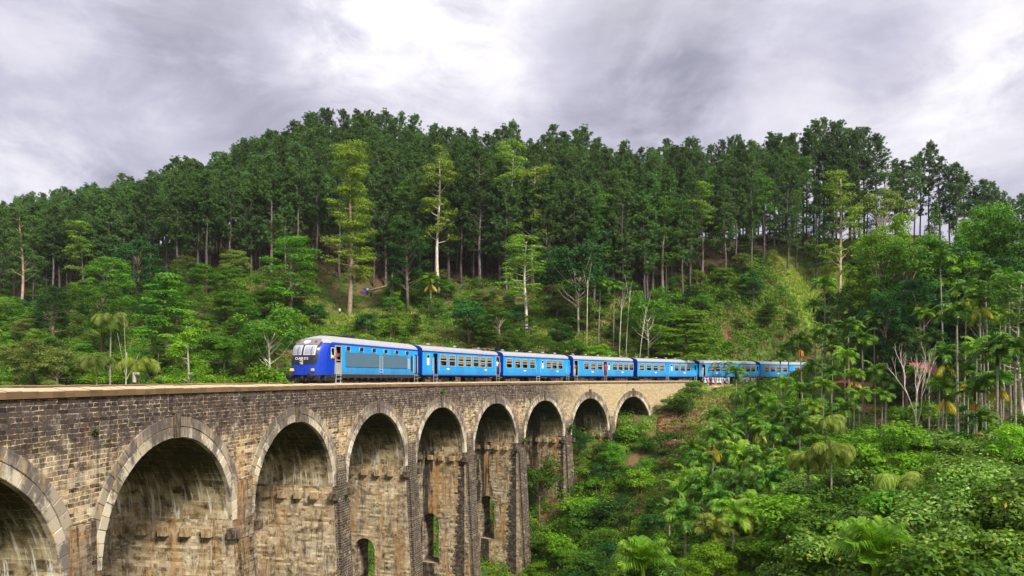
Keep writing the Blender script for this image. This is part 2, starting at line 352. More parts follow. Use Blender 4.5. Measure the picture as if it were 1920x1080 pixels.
def leaf(name, dark, mid, light, trans=.28, vary=.5, tipyellow=0.0, rough=.55):
    def fn(q):
        geo = q.n('NewGeometry'); r = geo.outputs['Random Per Island']; p = geo.outputs['Position']
        orr = q.n('ObjectInfo').outputs['Random']; tn = q.n('Attribute', None, attribute_name='tint').outputs['Fac']
        nz = q.noise(p, .55, 3, .6)
        f = q.math('ADD', q.math('MULTIPLY', r, .42), q.math('ADD', q.math('MULTIPLY', q.mapr(nz, .3, .7), .33), q.math('ADD', q.math('MULTIPLY', orr, .25), q.math('MULTIPLY', tn, .5))))
        rp = q.n('ValToRGB', {0: f}); e = rp.color_ramp
        e.elements[0].position = .10; e.elements[0].color = dark + (1,)
        e.elements[1].position = .95; e.elements[1].color = light + (1,)
        x = e.elements.new(.5); x.color = mid + (1,)
        c = rp.outputs[0]
        if tipyellow: c = q.mix(q.mapr(r, 1 - tipyellow, 1 - tipyellow * .6), c, (.42, .30, .03))
        hs = q.n('HueSaturation', {'Hue': q.mapr(orr, 0, 1, .485, .515), 'Saturation': 1.0, 'Value': q.mapr(q.math('FRACT', q.math('MULTIPLY', orr, 7.31)), 0, 1, 1 - vary * .5, 1 + vary * .5), 'Fac': 1.0, 'Color': c}).outputs[0]
        a = pbsdf(q, hs, rough, .15)
        t = q.n('BsdfTranslucent', {0: q.mix(1.0, hs, (1.3, 1.5, .6), 'MULTIPLY')}).outputs[0]
        return q.n('MixShader', {0: trans, 1: a, 2: t}).outputs[0]
    return mat(name, fn)
M['pine'] = leaf('pine_needles', (.020, .055, .012), (.058, .125, .024), (.150, .240, .050), .18, .5)
M['broad'] = leaf('broad_leaves', (.014, .052, .004), (.055, .145, .007), (.170, .300, .018), .28, .5)
M['darkleaf'] = leaf('dark_leaves', (.007, .034, .006), (.020, .080, .010), (.060, .160, .022), .2, .4)
M['lime'] = leaf('lime_leaves', (.040, .120, .005), (.120, .250, .008), (.280, .430, .022), .3, .35)
M['olive'] = leaf('olive_leaves', (.050, .085, .015), (.120, .160, .025), (.240, .260, .050), .28, .4)
M['meadow'] = leaf('meadow_grass', (.14, .26, .02), (.27, .40, .04), (.48, .50, .12), .3, .0)
M['euc'] = leaf('eucalyptus_leaves', (.075, .150, .014), (.170, .280, .024), (.340, .440, .060), .25, .2)
M['euc2'] = leaf('yellow_green_leaves', (.075, .130, .010), (.180, .260, .020), (.350, .420, .055), .25, .1)
M['shrub'] = leaf('shrub_leaves', (.020, .066, .005), (.075, .175, .009), (.215, .350, .024), .28, .5, .015)
M['pale'] = leaf('pale_shrub_leaves', (.020, .058, .006), (.090, .175, .014), (.320, .430, .085), .25, .3, .012, .4)
M['palm'] = leaf('palm_leaflets', (.012, .052, .004), (.052, .145, .009), (.230, .340, .030), .22, .4, .02, .38)
M['palmlime'] = leaf('bright_palm_leaflets', (.045, .130, .008), (.115, .240, .012), (.320, .420, .045), .3, .3, .01, .38)
M['droop'] = leaf('drooping_leaflets', (.055, .090, .012), (.140, .190, .020), (.300, .340, .055), .25, .3, .0)
M['deadfrond'] = leaf('dead_frond', (.28, .19, .02), (.46, .34, .03), (.62, .50, .07), .3, .3)
M['orange'] = leaf('palm_fruit', (.32, .13, .02), (.48, .22, .03), (.55, .32, .05), .05, .2)
M['banana'] = leaf('banana_leaves', (.050, .160, .012), (.110, .280, .020), (.260, .450, .050), .35, .2, 0, .35)
M['under'] = leaf('undergrowth_leaves', (.010, .042, .004), (.050, .135, .007), (.200, .320, .018), .28, .0, .02)
M['grass'] = leaf('grass_blades', (.10, .17, .02), (.20, .28, .035), (.42, .42, .10), .3, .0)
M['dry'] = leaf('dry_brush', (.16, .09, .04), (.28, .17, .08), (.42, .30, .15), .15, .0)
def bark(name, a, b, sc=3.0):
    def fn(q):
        p = q.n('TexCoord').outputs['Object']; n = q.noise(q.scalev(p, (2, 2, .5)), sc, 6, .7)
        r = q.n('ObjectInfo').outputs['Random']
        c = q.mix(q.mapr(n, .35, .65), a, b)
        c = q.n('HueSaturation', {'Hue': .5, 'Saturation': 1.0, 'Value': q.mapr(r, 0, 1, .8, 1.2), 'Fac': 1.0, 'Color': c}).outputs[0]
        return pbsdf(q, c, .9, .2, 0, bump(q, n, .5, .03))
    return mat(name, fn)
M['pinebark'] = bark('pine_bark', (.045, .036, .036), (.16, .125, .115))
M['palebark'] = bark('pale_bark', (.34, .28, .21), (.60, .54, .44))
M['bark'] = bark('brown_bark', (.10, .075, .055), (.24, .19, .14))
M['tanbark'] = bark('tan_bark', (.22, .15, .10), (.42, .31, .22))
M['deadwood'] = bark('bleached_wood', (.34, .25, .21), (.62, .50, .45))
def palmbark(q):
    p = q.n('TexCoord').outputs['Object']; z = q.xyz(p)[2]
    geo = q.n('NewGeometry').outputs['Position']; gz = q.xyz(geo)[2]
    ringn = q.math('FRACT', q.math('MULTIPLY', gz, 5.0)); n = q.noise(geo, 6.0, 5, .7)
    c = q.mix(q.mapr(n, .35, .65), (.15, .125, .09), (.34, .30, .24)); c = q.mix(q.mapr(ringn, .8, .95, 0, .6), c, (.10, .085, .06))
    return pbsdf(q, c, .85, .2)
M['palmbark'] = mat('palm_bark', palmbark)
M['rail'] = paint('rail_steel', (.16, .10, .07), .5, .4, metal=.6)
M['sleeper'] = paint('sleeper_wood', (.10, .07, .05), .9, .4)
# ------------------------------------------------ the line of the viaduct (s along the near face, n across to the far side)
TS = np.arange(-140, 420.01, .5)
def _head(s):
    if s < -20: return R(3.0) + (s + 20) * -.0005
    if s <= 60: return .1355 + .00578902 * s + 6.98985e-05 * s * s - 6.18596e-07 * s ** 3
    h60 = .1355 + .00578902 * 60 + 6.98985e-05 * 3600 - 6.18596e-07 * 216000
    return h60 + .0078 * min(s - 60, 90)
TH = np.array([_head(s) for s in TS]); CX = np.zeros(len(TS)); CY = np.zeros(len(TS))
for i in range(1, len(TS)):
    hm = (TH[i] + TH[i - 1]) / 2; CX[i] = CX[i - 1] + .5 * math.sin(hm); CY[i] = CY[i - 1] + .5 * math.cos(hm)
i0 = int(140 / .5); CX += -14.7671 - CX[i0]; CY += 30.4308 - CY[i0]
def PT(s, n, z):
    t = float(np.interp(s, TS, TH)); x = float(np.interp(s, TS, CX)); y = float(np.interp(s, TS, CY))
    return (x - n * math.cos(t), y + n * math.sin(t), z)
def theta(s): return float(np.interp(s, TS, TH))
def s_at(px, n=2.4, lo=-10, hi=190):
    best = min(np.arange(lo, hi, .05), key=lambda s: abs(960 + F * PT(s, n, 0)[0] / PT(s, n, 0)[1] - px)); return float(best)
def at(px, D): return ((px - 960) / F * D, D)
def zpx(py, D): return (HZ - py) / F * D

RI, RE, ZS, PITCH, WID = 4.57, 5.49, -7.15, 11.185, 7.6
ARCH = [PITCH * (i - 2) for i in range(1, 10)]
SL, SR = -60.0, 96.0
via = empty('viaduct', PT(30, 3.8, -24), 0, 'long curving stone viaduct with nine tall arches, its masonry stained black and rust', 'viaduct')
vinv = Matrix.Translation(Vector(via.location)).inverted()
def vpart(b, name, mats, smooth=False, parent=None):
    me = b.mesh(name, mats, smooth); me.transform(vinv); return link(name, me, parent or via)
def column_bottom(s):
    zb = -30.0
    for sc in ARCH:
        d = abs(s - sc)
        if d < RE - 1e-6: zb = max(zb, ZS + math.sqrt(RE * RE - d * d))
    return zb
ss = set(np.round(np.arange(SL, SR + .01, .5), 3))
for sc in ARCH:
    for k in range(-22, 23): ss.add(round(sc + RE * math.sin(k / 22 * math.pi / 2), 4))
    ss.discard(None)
ss = sorted(ss); ss = [a for i, a in enumerate(ss) if i == 0 or a - ss[i - 1] > .01]
for nn, nm in ((0.0, 'spandrel_wall'), (WID, 'spandrel_wall')):
    b = MB()
    for a, c in zip(ss[:-1], ss[1:]):
        m = (a + c) / 2
        inside = any(abs(m - sc) < RE for sc in ARCH)
        lastp = ARCH[0] - RE <= m <= ARCH[-1] + RE
        za = column_bottom(a) if inside else (ZS + .0 if lastp else -30)
        zc = column_bottom(c) if inside else (ZS + .0 if lastp else -30)
        if inside: za, zc = max(za, ZS), max(zc, ZS)
        q = [PT(a, nn, za), PT(c, nn, zc), PT(c, nn, -.644), PT(a, nn, -.644)]; u = [(a, za), (c, zc), (c, -.644), (a, -.644)]
        if nn > 0: q, u = q[::-1], u[::-1]
        b.quad(q, u)
        # parapet inner face
        ni = .42 if nn == 0 else WID - .42
        b.quad([PT(a, ni, -1.2), PT(c, ni, -1.2), PT(c, ni, -.644), PT(a, ni, -.644)][::-1 if nn == 0 else 1], [(a, 0), (c, 0), (c, .6), (a, .6)])
    for e in (SR,):
        b.quad([PT(e, nn, -30), PT(e, nn + (.42 if nn == 0 else -.42), -30), PT(e, nn + (.42 if nn == 0 else -.42), -.644), PT(e, nn, -.644)], [(0, -30), (.42, -30), (.42, -.6), (0, -.6)])
    vpart(b, nm, M['spandrel'])
for e in (SR - .002, SL):                                                       # end face of the abutment, both ends
    b = MB()
    b.quad([PT(e, .42, -30), PT(e, WID - .42, -30), PT(e, WID - .42, -1.0), PT(e, .42, -1.0)], [(0, -30), (7.6, -30), (7.6, -1), (0, -1)])
    vpart(b, 'abutment_end', M['pierface'])
b = MB(); st = list(np.arange(SL, SR + .1, 1.0))
b.grid([[PT(s, .42, -.98), PT(s, WID - .42, -.98)] for s in st], None)
vpart(b, 'deck', M['ballast'])
for side in (0, 1):                                                             # coping stones
    b = MB(); s = SL
    while s < SR:
        e = min(s + .62 + random.uniform(-.05, .05), SR + .06); j = random.uniform(-.014, .012); jo = random.uniform(-.025, .02)
        prof = [(-.09 + jo, -.644), (-.09 + jo, -.42 + j), (-.07 + jo, -.40 + j), (.44, -.30 + j), (.46, -.32 + j), (.46, -.644)]
        if side: prof = [(WID - a, z) for a, z in prof][::-1]
        g0, g1 = s + .006, e - .006
        A = [PT(g0, a, z) for a, z in prof]; B = [PT(g1, a, z) for a, z in prof]
        for k in range(len(prof)):
            k2 = (k + 1) % len(prof)
            b.quad([A[k], A[k2], B[k2], B[k]][::-1], [(g0, k * .2), (g0, k * .2 + .2), (g1, k * .2 + .2), (g1, k * .2)][::-1])
        b.quad(A[::-1], [(g0, 0)] * 6); b.quad(B, [(g1, 0)] * 6)
        s = e
    b2 = MB()
    n0, n1 = (-.07, .44) if not side else (WID - .44, WID + .07)
    for s in np.arange(SL, SR - .4, 1.0):
        e = min(s + 1.0, SR)
        zo, zi = (-.425, -.33) if not side else (-.33, -.425)
        b.quad([PT(s, n0, -.64), PT(e, n0, -.64), PT(e, n0, zo), PT(s, n0, zo)], None, 1)
        b.quad([PT(s, n0, zo), PT(e, n0, zo), PT(e, n1, zi), PT(s, n1, zi)], None, 1)
        b.quad([PT(s, n1, zi), PT(e, n1, zi), PT(e, n1, -.64), PT(s, n1, -.64)], None, 1)
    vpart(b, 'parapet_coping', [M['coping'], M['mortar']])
# under-coping drip strip in shadow
for ai, sc in enumerate(ARCH):
    for side in (0, 1):
        b = MB()
        def AP(r, a, n): return PT(sc - r * math.cos(a), n, ZS + r * math.sin(a))
        fr = 1 if side == 0 else -1; nb = 0.0 if side == 0 else WID
        for (r0, r1, cnt, off) in ((RI, RI + .47, 30, 0), (RI + .48, RE + .01, 29, .5)):
            step = math.pi / cnt
            k = -1 if off else 0
            while k < cnt:
                a0 = max(0, (k + off) * step); a1 = min(math.pi, (k + 1 + off) * step); k += 1
                if a1 - a0 < .02: continue
                pr = random.uniform(.02, .055); g_ = .007 / r0; rr0 = r0 + random.uniform(0, .004); rr1 = r1 - .010 + random.uniform(-.012, .008)
                a0 += g_; a1 -= g_
                nf, nk = nb - fr * pr, nb + fr * .22; nf2 = nf + fr * .02; ch = .018
                c8 = {}
                def q4(r, rr, x0, x1, n_): return [AP(r, x0, n_), AP(r, x1, n_), AP(rr, x1, n_), AP(rr, x0, n_)]
                ca = ch / r0
                Fq = q4(rr0 + ch, rr1 - ch, a0 + ca, a1 - ca, nf); Mq = q4(rr0, rr1, a0, a1, nf2); Bq = q4(rr0, rr1, a0, a1, nk)
                kk = len(b.v); b.v += Fq + Mq + Bq
                fl = [(0, 1, 2, 3)] + [(i + 4, (i + 1) % 4 + 4, (i + 1) % 4, i) for i in range(4)] + [(i + 8, (i + 1) % 4 + 8, (i + 1) % 4 + 4, i + 4) for i in range(4)]
                for f_ in fl:
                    f_ = tuple(kk + i for i in f_)
                    b.f.append(f_ if side == 0 else f_[::-1]); b.mi.append(2 if off else 0); b.uv += [(0, 0)] * 4
        rows = [[AP(r, a, nb + fr * .012) for a in np.linspace(0, math.pi, 41)] for r in (RI + .004, RE)]
        b.grid(rows, None, 1, flip=(side == 1))
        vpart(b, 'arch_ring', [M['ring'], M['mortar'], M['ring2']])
    b = MB(); th = theta(sc)
    rot = Matrix.Rotation(math.pi / 2 - th, 3, 'Z')
    b.box(PT(sc, .10, (ZS + RI + ZS + RE) / 2 + .08), (.42, .46, RE - RI + .22), rot, 0, .02)
    b.box(PT(sc, .08, ZS + RE + .20), (.55, .44, .10), rot, 0, .015)
    vpart(b, 'keystone', M['keystone'])
    b = MB(); na = 30
    rows = []; U = []
    for n_ in (.18, 2.5, 4.8, WID - .18):
        rows.append([PT(sc - (RI + .005) * math.cos(a), n_, ZS + (RI + .005) * math.sin(a)) for a in np.linspace(0, math.pi, na + 1)])
        U.append([(n_ + 20 * (ai + 3), RI * a) for a in np.linspace(0, math.pi, na + 1)])
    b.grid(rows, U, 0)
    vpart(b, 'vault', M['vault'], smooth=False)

def pier(s0, s1, idx, zt, zb=-29.0, walls=(1, 1), op=(-13.3, -18.2)):
    """s0..s1 along the line; zt springing level; an arched opening runs through it lengthways"""
    b = MB(); bat = .055
    nf = lambda z: -bat * (zt - z); nk = lambda z: WID + bat * (zt - z)
    oc, ow = 3.8, .95; top, bot = op; osp = top - ow
    u0 = 20 * (idx + 3)
    for wi, (s_, flip) in enumerate(((s0, False), (s1, True))):
        if not walls[wi]: continue
        def Q(pts, m=0):
            P_ = [PT(s_, n, z) for n, z in pts]; U_ = [(n + u0 + 7 * wi * 0, z) for n, z in pts]
            b.quad(P_ if not flip else P_[::-1], U_ if not flip else U_[::-1], m)
        zz_ = [zt, -11, -15, -19, -23, zb]
        for za, zc in zip(zz_[:-1], zz_[1:]):
            Q([(oc - ow, zc), (nf(zc), zc), (nf(za), za), (oc - ow, za)])
            Q([(nk(zc), zc), (oc + ow, zc), (oc + ow, za), (nk(za), za)])
        ns = np.linspace(oc - ow, oc + ow, 13)
        arcz = [osp + math.sqrt(max(0, ow * ow - (n - oc) ** 2)) for n in ns]
        for j in range(12):
            Q([(ns[j + 1], arcz[j + 1]), (ns[j], arcz[j]), (ns[j], zt), (ns[j + 1], zt)])
            Q([(ns[j + 1], zb), (ns[j], zb), (ns[j], bot), (ns[j + 1], bot)])
    # tunnel lining
    if walls[0] and walls[1]:
        ring_ = [(oc - ow, bot), (oc - ow, osp)] + [(n, z) for n, z in zip(ns, arcz)][1:-1] + [(oc + ow, osp), (oc + ow, bot), (oc - ow, bot)]
        for (n_a, z_a), (n_b, z_b) in zip(ring_[:-1], ring_[1:]):
            b.quad([PT(s0, n_a, z_a), PT(s0, n_b, z_b), PT(s1, n_b, z_b), PT(s1, n_a, z_a)], [(0, z_a), (0, z_b + .1), (s1 - s0, z_b + .1), (s1 - s0, z_a)], 2)
    # front and back faces
    for nfun, flip in ((nf, False), (nk, True)):
        zz_ = [zt, -11, -15, -19, -23, zb]
        for za, zc in zip(zz_[:-1], zz_[1:]):
            P_ = [PT(s0, nfun(zc), zc), PT(s1, nfun(zc), zc), PT(s1, nfun(za), za), PT(s0, nfun(za), za)]
            U_ = [(s0, zc), (s1, zc), (s1, za), (s0, za)]
            b.quad(P_ if not flip else P_[::-1], U_ if not flip else U_[::-1], 1)
    fm = M['pierface'] if idx < 2 else M['buttress']
    p = vpart(b, 'pier', [M['pierwall'], fm, M['tunnel']])
    # pilaster on the near face
    sm, hw = (s0 + s1) / 2, .72
    b = MB()
    for nsign in (0, 1):
        zz_ = [-5.75, -8.3, -8.3, zb]
        nfp = (lambda z, k=0: -.13 - k - bat * max(0, zt - z))
        prev = None
        segs = [(-5.2, -8.2, .10, hw - .1), (-8.2, zb, .22, hw)]
        if nsign: continue
        for za, zc, k, h in segs:
            f = lambda z: -k - bat * max(0, zt - z)
            for (A_, B_) in (((sm - h, 1), (sm + h, 1)),):
                b.quad([PT(sm - h, f(zc), zc), PT(sm + h, f(zc), zc), PT(sm + h, f(za), za), PT(sm - h, f(za), za)], [(sm - h, zc), (sm + h, zc), (sm + h, za), (sm - h, za)])
            for sd_, fl in ((sm - h, False), (sm + h, True)):
                P_ = [PT(sd_, f(zc) + k + .1, zc), PT(sd_, f(zc), zc), PT(sd_, f(za), za), PT(sd_, f(za) + k + .1, za)]
                U_ = [(0, zc), (.3, zc), (.3, za), (0, za)]
                b.quad(P_ if not fl else P_[::-1], U_ if not fl else U_[::-1])
            b.quad([PT(sm - h, f(za), za), PT(sm + h, f(za), za), PT(sm + h, f(za) + k + .25, za + .18), PT(sm - h, f(za) + k + .25, za + .18)], [(0, 0), (1, 0), (1, .3), (0, .3)])
    vpart(b, 'pilaster', fm, parent=None)
    rot = Matrix.Rotation(math.pi / 2 - theta(s0), 3, 'Z')
    for k, n_ in enumerate((-.12, 1.3, 2.52, 3.74, 4.96, 6.18)):
        cb = MB(); sz = random.uniform(.44, .52)
        cb.box(PT(s0 - (.14 if k else .10), n_, zt - .62), (.34 if k else .46, .5 if k else .5, sz), rot, 0, .02)
        vpart(cb, 'corbel', M['corbel'] if k else M['keystone'], parent=None).parent = p
    cb = MB(); cb.box(PT(s1 + .08, -.12, zt - .62), (.40, .5, .5), rot, 0, .02); vpart(cb, 'corbel', M['keystone']).parent = p
for i in range(8):
    pier(ARCH[i] + RI, ARCH[i + 1] - RI, i, ZS)
pier(ARCH[0] - RI - 3, ARCH[0] - RI, 9, ZS, walls=(0, 1)); pier(ARCH[8] + RI, ARCH[8] + RI + 3, 8, ZS, walls=(1, 0))

# ------------------------------------------------ ground
TRK = 3.8
ctrl = []
def G(px, D, z): x, y = at(px, D); ctrl.append((x, y, z))
for x, y, z in ((0, -3, -2.2), (0, 5, -7), (0, 12, -13), (0, 22, -19), (8, 30, -19), (-8, 20, -21), (-8, 5, -15), (-8, -20, -6), (-16, 20, -24), (-14, 35, -25), (-12, 45, -25), (-8, 58, -25),
                (-30, 0, -14), (-35, 20, -20), (-32, 40, -20), (-30, 55, -16), (-60, 30, -14), (-90, 20, -8), (-20, 60, -20), (-20, -40, -2), (-60, -40, 0), (20, -20, 2), (20, 0, -5), (40, 0, -3), (60, 20, 0), (60, -40, 4)): ctrl.append((x, y, z))
for px, D, z in ((0, 70, -8), (0, 100, 2), (0, 150, 13), (0, 250, 40), (0, 205, 27), (250, 75, -8), (250, 110, 4), (250, 150, 17), (200, 240, 44), (400, 100, 1), (400, 145, 20), (330, 215, 42), (530, 75, -9), (530, 100, -2),
                 (560, 130, 11), (560, 145, 21), (530, 200, 49), (650, 115, 5.5), (650, 138, 12.8), (700, 150, 19), (700, 200, 53), (850, 112, 4), (850, 145, 18), (900, 200, 48), (1000, 115, 3), (1000, 140, 14),
                 (1100, 190, 43), (1150, 125, 3), (1150, 135, 11), (1280, 128, 3), (1280, 145, 17), (1300, 175, 35), (1400, 128, 6), (1400, 145, 20), (1475, 148, 23), (1500, 165, 34), (1500, 125, 1), (1560, 120, 4), (1560, 154, 23),
                 (1650, 158, 31), (1650, 120, 3), (1740, 157, 32), (1700, 150, 26), (1850, 150, 24), (1850, 120, 12), (1900, 100, 3), (1960, 150, 22), (1750, 105, 2.5), (2100, 90, 6), (2200, 130, 20),
                 (900, 65, -25), (900, 80, -21), (980, 76, -22), (1060, 84, -17), (1060, 60, -21), (1130, 90, -12), (1190, 92, -9.6), (1222, 96, -8.4), (1262, 102, -5.6), (1310, 103, -4.2), (1290, 98, -6.5), (1280, 85, -12), (1280, 60, -15.5), (1280, 40, -15),
                 (1400, 96, -5.5), (1400, 80, -9), (1400, 60, -11.5), (1400, 40, -12), (1600, 90, -4.5), (1600, 75, -7.5), (1600, 60, -9), (1600, 45, -9.5), (1600, 28, -10.0), (1800, 95, -2.5), (1800, 75, -5), (1800, 60, -7.5), (1800, 42, -7.6), (1800, 25, -8.0),
                 (1950, 60, -6), (1950, 40, -6.5), (1950, 25, -6.5), (960, 30, -19), (1100, 40, -19), (1000, 20, -17), (1600, 15, -8.5), (1400, 22, -12)): G(px, D, z)
for x, y, z in ((-330, 100, 30), (-300, 250, 45), (-220, 330, 20), (0, 330, 20), (200, 320, 10), (280, 150, 20), (250, 0, 10), (-250, -60, 10), (0, -90, 3), (200, -90, 10), (0, 275, 35), (120, 255, 8), (60, 235, 18), (-120, 290, 35), (-250, 0, 5)): ctrl.append((x, y, z))
for s in (100, 112, 125, 140, 150):
    for n in (9.5,): x, y, _ = PT(s, n, 0); ctrl.append((x, y, -.9))
    x, y, _ = PT(s, -3.5, 0); ctrl.append((x, y, -1.2))
CP = np.array(ctrl); _d = np.sqrt(((CP[:, None, :2] - CP[None, :, :2]) ** 2).sum(-1)); nC = len(CP)
A = np.zeros((nC + 1, nC + 1)); A[:nC, :nC] = _d - np.eye(nC) * .6; A[:nC, nC] = 1; A[nC, :nC] = 1
W_ = np.linalg.solve(A, np.append(CP[:, 2], 0))
cpts = np.array([PT(s, TRK, 0)[:2] + (s,) for s in np.arange(-140, 300, 1.0)])
def _noise2(x, y):
    return (np.sin(x * .31 + y * .17) * np.sin(y * .27 - x * .11 + 1.3) * .5 + np.sin(x * .71 - y * .53 + .7) * np.sin(y * .83 + x * .29) * .22)
def ground(x, y):
    x = np.atleast_1d(np.asarray(x, float)); y = np.atleast_1d(np.asarray(y, float)); out = np.zeros(len(x))
    for i in range(0, len(x), 4000):
        xs, ys = x[i:i + 4000], y[i:i + 4000]
        d = np.sqrt((xs[:, None] - CP[None, :, 0]) ** 2 + (ys[:, None] - CP[None, :, 1]) ** 2)
        z = d @ W_[:nC] + W_[nC]
        r = np.sqrt(xs ** 2 + (ys - 120) ** 2)
        far = np.clip((r - 330) / 500, 0, 1); z = z * (1 - far) + (-30) * far
        z = z + _noise2(xs, ys) * .8
        dt = np.sqrt((xs[:, None] - cpts[None, :, 0]) ** 2 + (ys[:, None] - cpts[None, :, 1]) ** 2); j = dt.argmin(1); dm = dt.min(1); sj = cpts[j, 2]
        flat = np.clip((8.5 - dm) / 3.0, 0, 1) * np.clip((sj - 93.5) / 3.5, 0, 1) * np.clip((163 - sj) / 8, 0, 1)
        z = z * (1 - flat) + (-1.02 - .12 * (dm > 3)) * flat
        under = (dm < 6.0) & (sj <= 96)                                         # keep the ground well under the deck
        z = np.where(under, np.minimum(z, -3.5), z)
        out[i:i + 4000] = z
    return out
def gz(x, y): return float(ground(x, y)[0])
def axis(lo, hi, step, far):
    a = list(np.arange(lo, hi, step)); k = step
    x = hi
    while x < far: a.append(x); k *= 1.35; x += k
    a.append(far); k = step; x = lo - step; pre = []
    while x > -far: pre.append(x); k *= 1.35; x -= k
    pre.append(-far); return np.array(pre[::-1] + a)
ax, ay = axis(-170, 190, 1.6, 3500), axis(-10, 250, 1.6, 3500)
XX, YY = np.meshgrid(ax, ay); ZZ = ground(XX.ravel(), YY.ravel())
V = np.stack([XX.ravel(), YY.ravel(), ZZ], 1); nx_, ny_ = len(ax), len(ay)
ii, jj = np.meshgrid(np.arange(ny_ - 1), np.arange(nx_ - 1), indexing='ij'); k0 = (ii * nx_ + jj).ravel()
Fc = np.stack([k0, k0 + 1, k0 + nx_ + 1, k0 + nx_], 1)
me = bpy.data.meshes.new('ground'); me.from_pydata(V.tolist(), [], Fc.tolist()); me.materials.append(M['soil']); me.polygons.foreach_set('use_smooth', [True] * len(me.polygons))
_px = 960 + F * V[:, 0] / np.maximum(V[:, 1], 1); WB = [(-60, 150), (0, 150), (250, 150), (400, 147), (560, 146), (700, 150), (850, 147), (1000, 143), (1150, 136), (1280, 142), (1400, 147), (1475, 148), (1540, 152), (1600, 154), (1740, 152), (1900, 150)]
_litshade = np.maximum(((_px > 1570) & (V[:, 1] > 52) & (V[:, 1] < 110)) * .9, np.clip((V[:, 1] - np.interp(_px, *zip(*WB)) + 1) / 5, 0, 1) * (V[:, 1] > 50)); _a = me.attributes.new('litter_shade', 'FLOAT', 'POINT'); _a.data.foreach_set('value', _litshade.astype(np.float32))  # needle litter in the wood; palm grove shade painted dark into the ground
_mv = np.array([at(1490, 151) + (5,), at(1525, 153) + (6,), at(1570, 156) + (7,), at(1615, 158) + (6,), at(1700, 157) + (8,), at(1745, 158) + (8,)])
def meadow(x, y):
    d = np.min([np.sqrt((x - a) ** 2 + (y - b_) ** 2) / r_ for a, b_, r_ in _mv], 0); return np.clip((1.25 - d) / .4, 0, 1)
_me = meadow(V[:, 0], V[:, 1]); _a = me.attributes.new('meadow', 'FLOAT', 'POINT'); _a.data.foreach_set('value', _me.astype(np.float32)); 
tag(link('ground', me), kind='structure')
# trodden path beside the track
b = MB(); rows = []
for s in np.arange(96, 160, .7):
    row = []
    for n in np.linspace(-2.6, 1.6, 8):
        x, y, _ = PT(s, n, 0); row.append((x, y, gz(x, y) + .03))
    rows.append(row)
b.grid(rows, None); tag(b.build('path', M['path'], None, True), kind='structure')
b = MB(); rows = []
for s in np.arange(SR + .2, 165, 1.0):
    rows.append([PT(s, TRK - 2.2, -1.06), PT(s, TRK - 1.6, -.93), PT(s, TRK + 1.6, -.93), PT(s, TRK + 2.2, -1.06)])
b.grid(rows, None); tag(b.build('ballast_bed', M['ballast']), kind='structure')

trk = empty('railway_track', PT(0, TRK, -.93), 0, 'single railway track of steel rails crossing the viaduct under the blue train', 'track')
tinv = Matrix.Translation(Vector(trk.location)).inverted()
for sg in (-1, 1):
    b = MB(); prof = [(-.07, -.88), (-.02, -.87), (-.02, -.77), (-.035, -.73), (.035, -.73), (.02, -.77), (.02, -.87), (.07, -.88)]
    rows = [[PT(s, TRK + sg * .84 + a, z) for a, z in prof] for s in np.arange(-60, 170, 1.0)]
    b.grid(rows); me = b.mesh('rail', M['rail']); me.transform(tinv); link('rail', me, trk)
b = MB()
for s in np.arange(-60, 160, .7):
    b.box(PT(s, TRK, -.93), (.25, 2.6, .12), Matrix.Rotation(math.pi / 2 - theta(s), 3, 'Z'))
me = b.mesh('sleepers', M['sleeper']); me.transform(tinv); tag(link('sleepers', me, trk), kind='stuff')
# ------------------------------------------------ the train
M['lblue'] = paint('light_blue_paint', (.016, .33, .76), .35, .45, (.04, .13, .24), spec=.4, seams=True)
M['dblue'] = paint('dark_blue_paint', (.004, .035, .30), .35, .2, (.01, .02, .06), spec=.5)
M['royal'] = paint('royal_blue_paint', (.003, .038, .40), .3, .15, (.01, .03, .15), spec=.5)
M['roof'] = paint('roof_grey', (.30, .30, .32), .65, .8, (.20, .17, .155))
M['black'] = paint('black_metal', (.012, .012, .014), .55, .5, (.05, .035, .025))
M['mask'] = paint('black_mask', (.010, .014, .018), .25, .15, (.05, .05, .05), spec=.6)
M['under'+'frame'] = paint('underframe', (.018, .016, .016), .8, .7, (.10, .065, .04))
M['bogie'] = paint('bogie_brown', (.10, .065, .04), .8, .6, (.26, .17, .10))
M['frame'] = paint('cream_frame', (.38, .36, .29), .6, .6, (.20, .15, .09))
M['silver'] = paint('silver_trim', (.55, .56, .58), .4, .3)
M['grille'] = paint('grey_grille', (.10, .19, .27), .5, .5, (.10, .13, .16))
M['grille_dark'] = paint('grille_recess', (.045, .07, .085), .6, .8, (.12, .08, .06))
M['doorgrey'] = paint('door_grey', (.34, .31, .28), .6, .4)
M['boxgrey'] = paint('box_grey', (.16, .145, .15), .5, .4)
M['shutter'] = paint('tan_blind', (.25, .20, .11), .7, .6, (.12, .08, .04))
M['inside'] = paint('dark_interior', (.05, .045, .03), .8, .3)
M['seat'] = paint('seat_green', (.035, .07, .045), .8, .3)
M['lightw'] = paint('white_paint', (.72, .72, .74), .5, .1)
M['vest'] = M['lightw']
M['rust'] = paint('rusty_plate', (.22, .12, .07), .8, .7, (.07, .035, .02))
def glassfn(q):
    return pbsdf(q, (.015, .02, .025), .08, .6)
M['glass'] = mat('dark_glass', glassfn)
M['wglass'] = mat('reflecting_windscreen', lambda q: pbsdf(q, (.42, .42, .50), .12, .9, .55))
def lampfn(q): return pbsdf(q, (.75, .34, .08), .2, .6, 0.0, None, **{'Emission Color': (1, .5, .15, 1), 'Emission Strength': .25})
M['lamp'] = mat('headlamp_lens', lampfn)
M['lens'] = mat('clear_lens', lambda q: pbsdf(q, (.70, .68, .64), .15, .7))

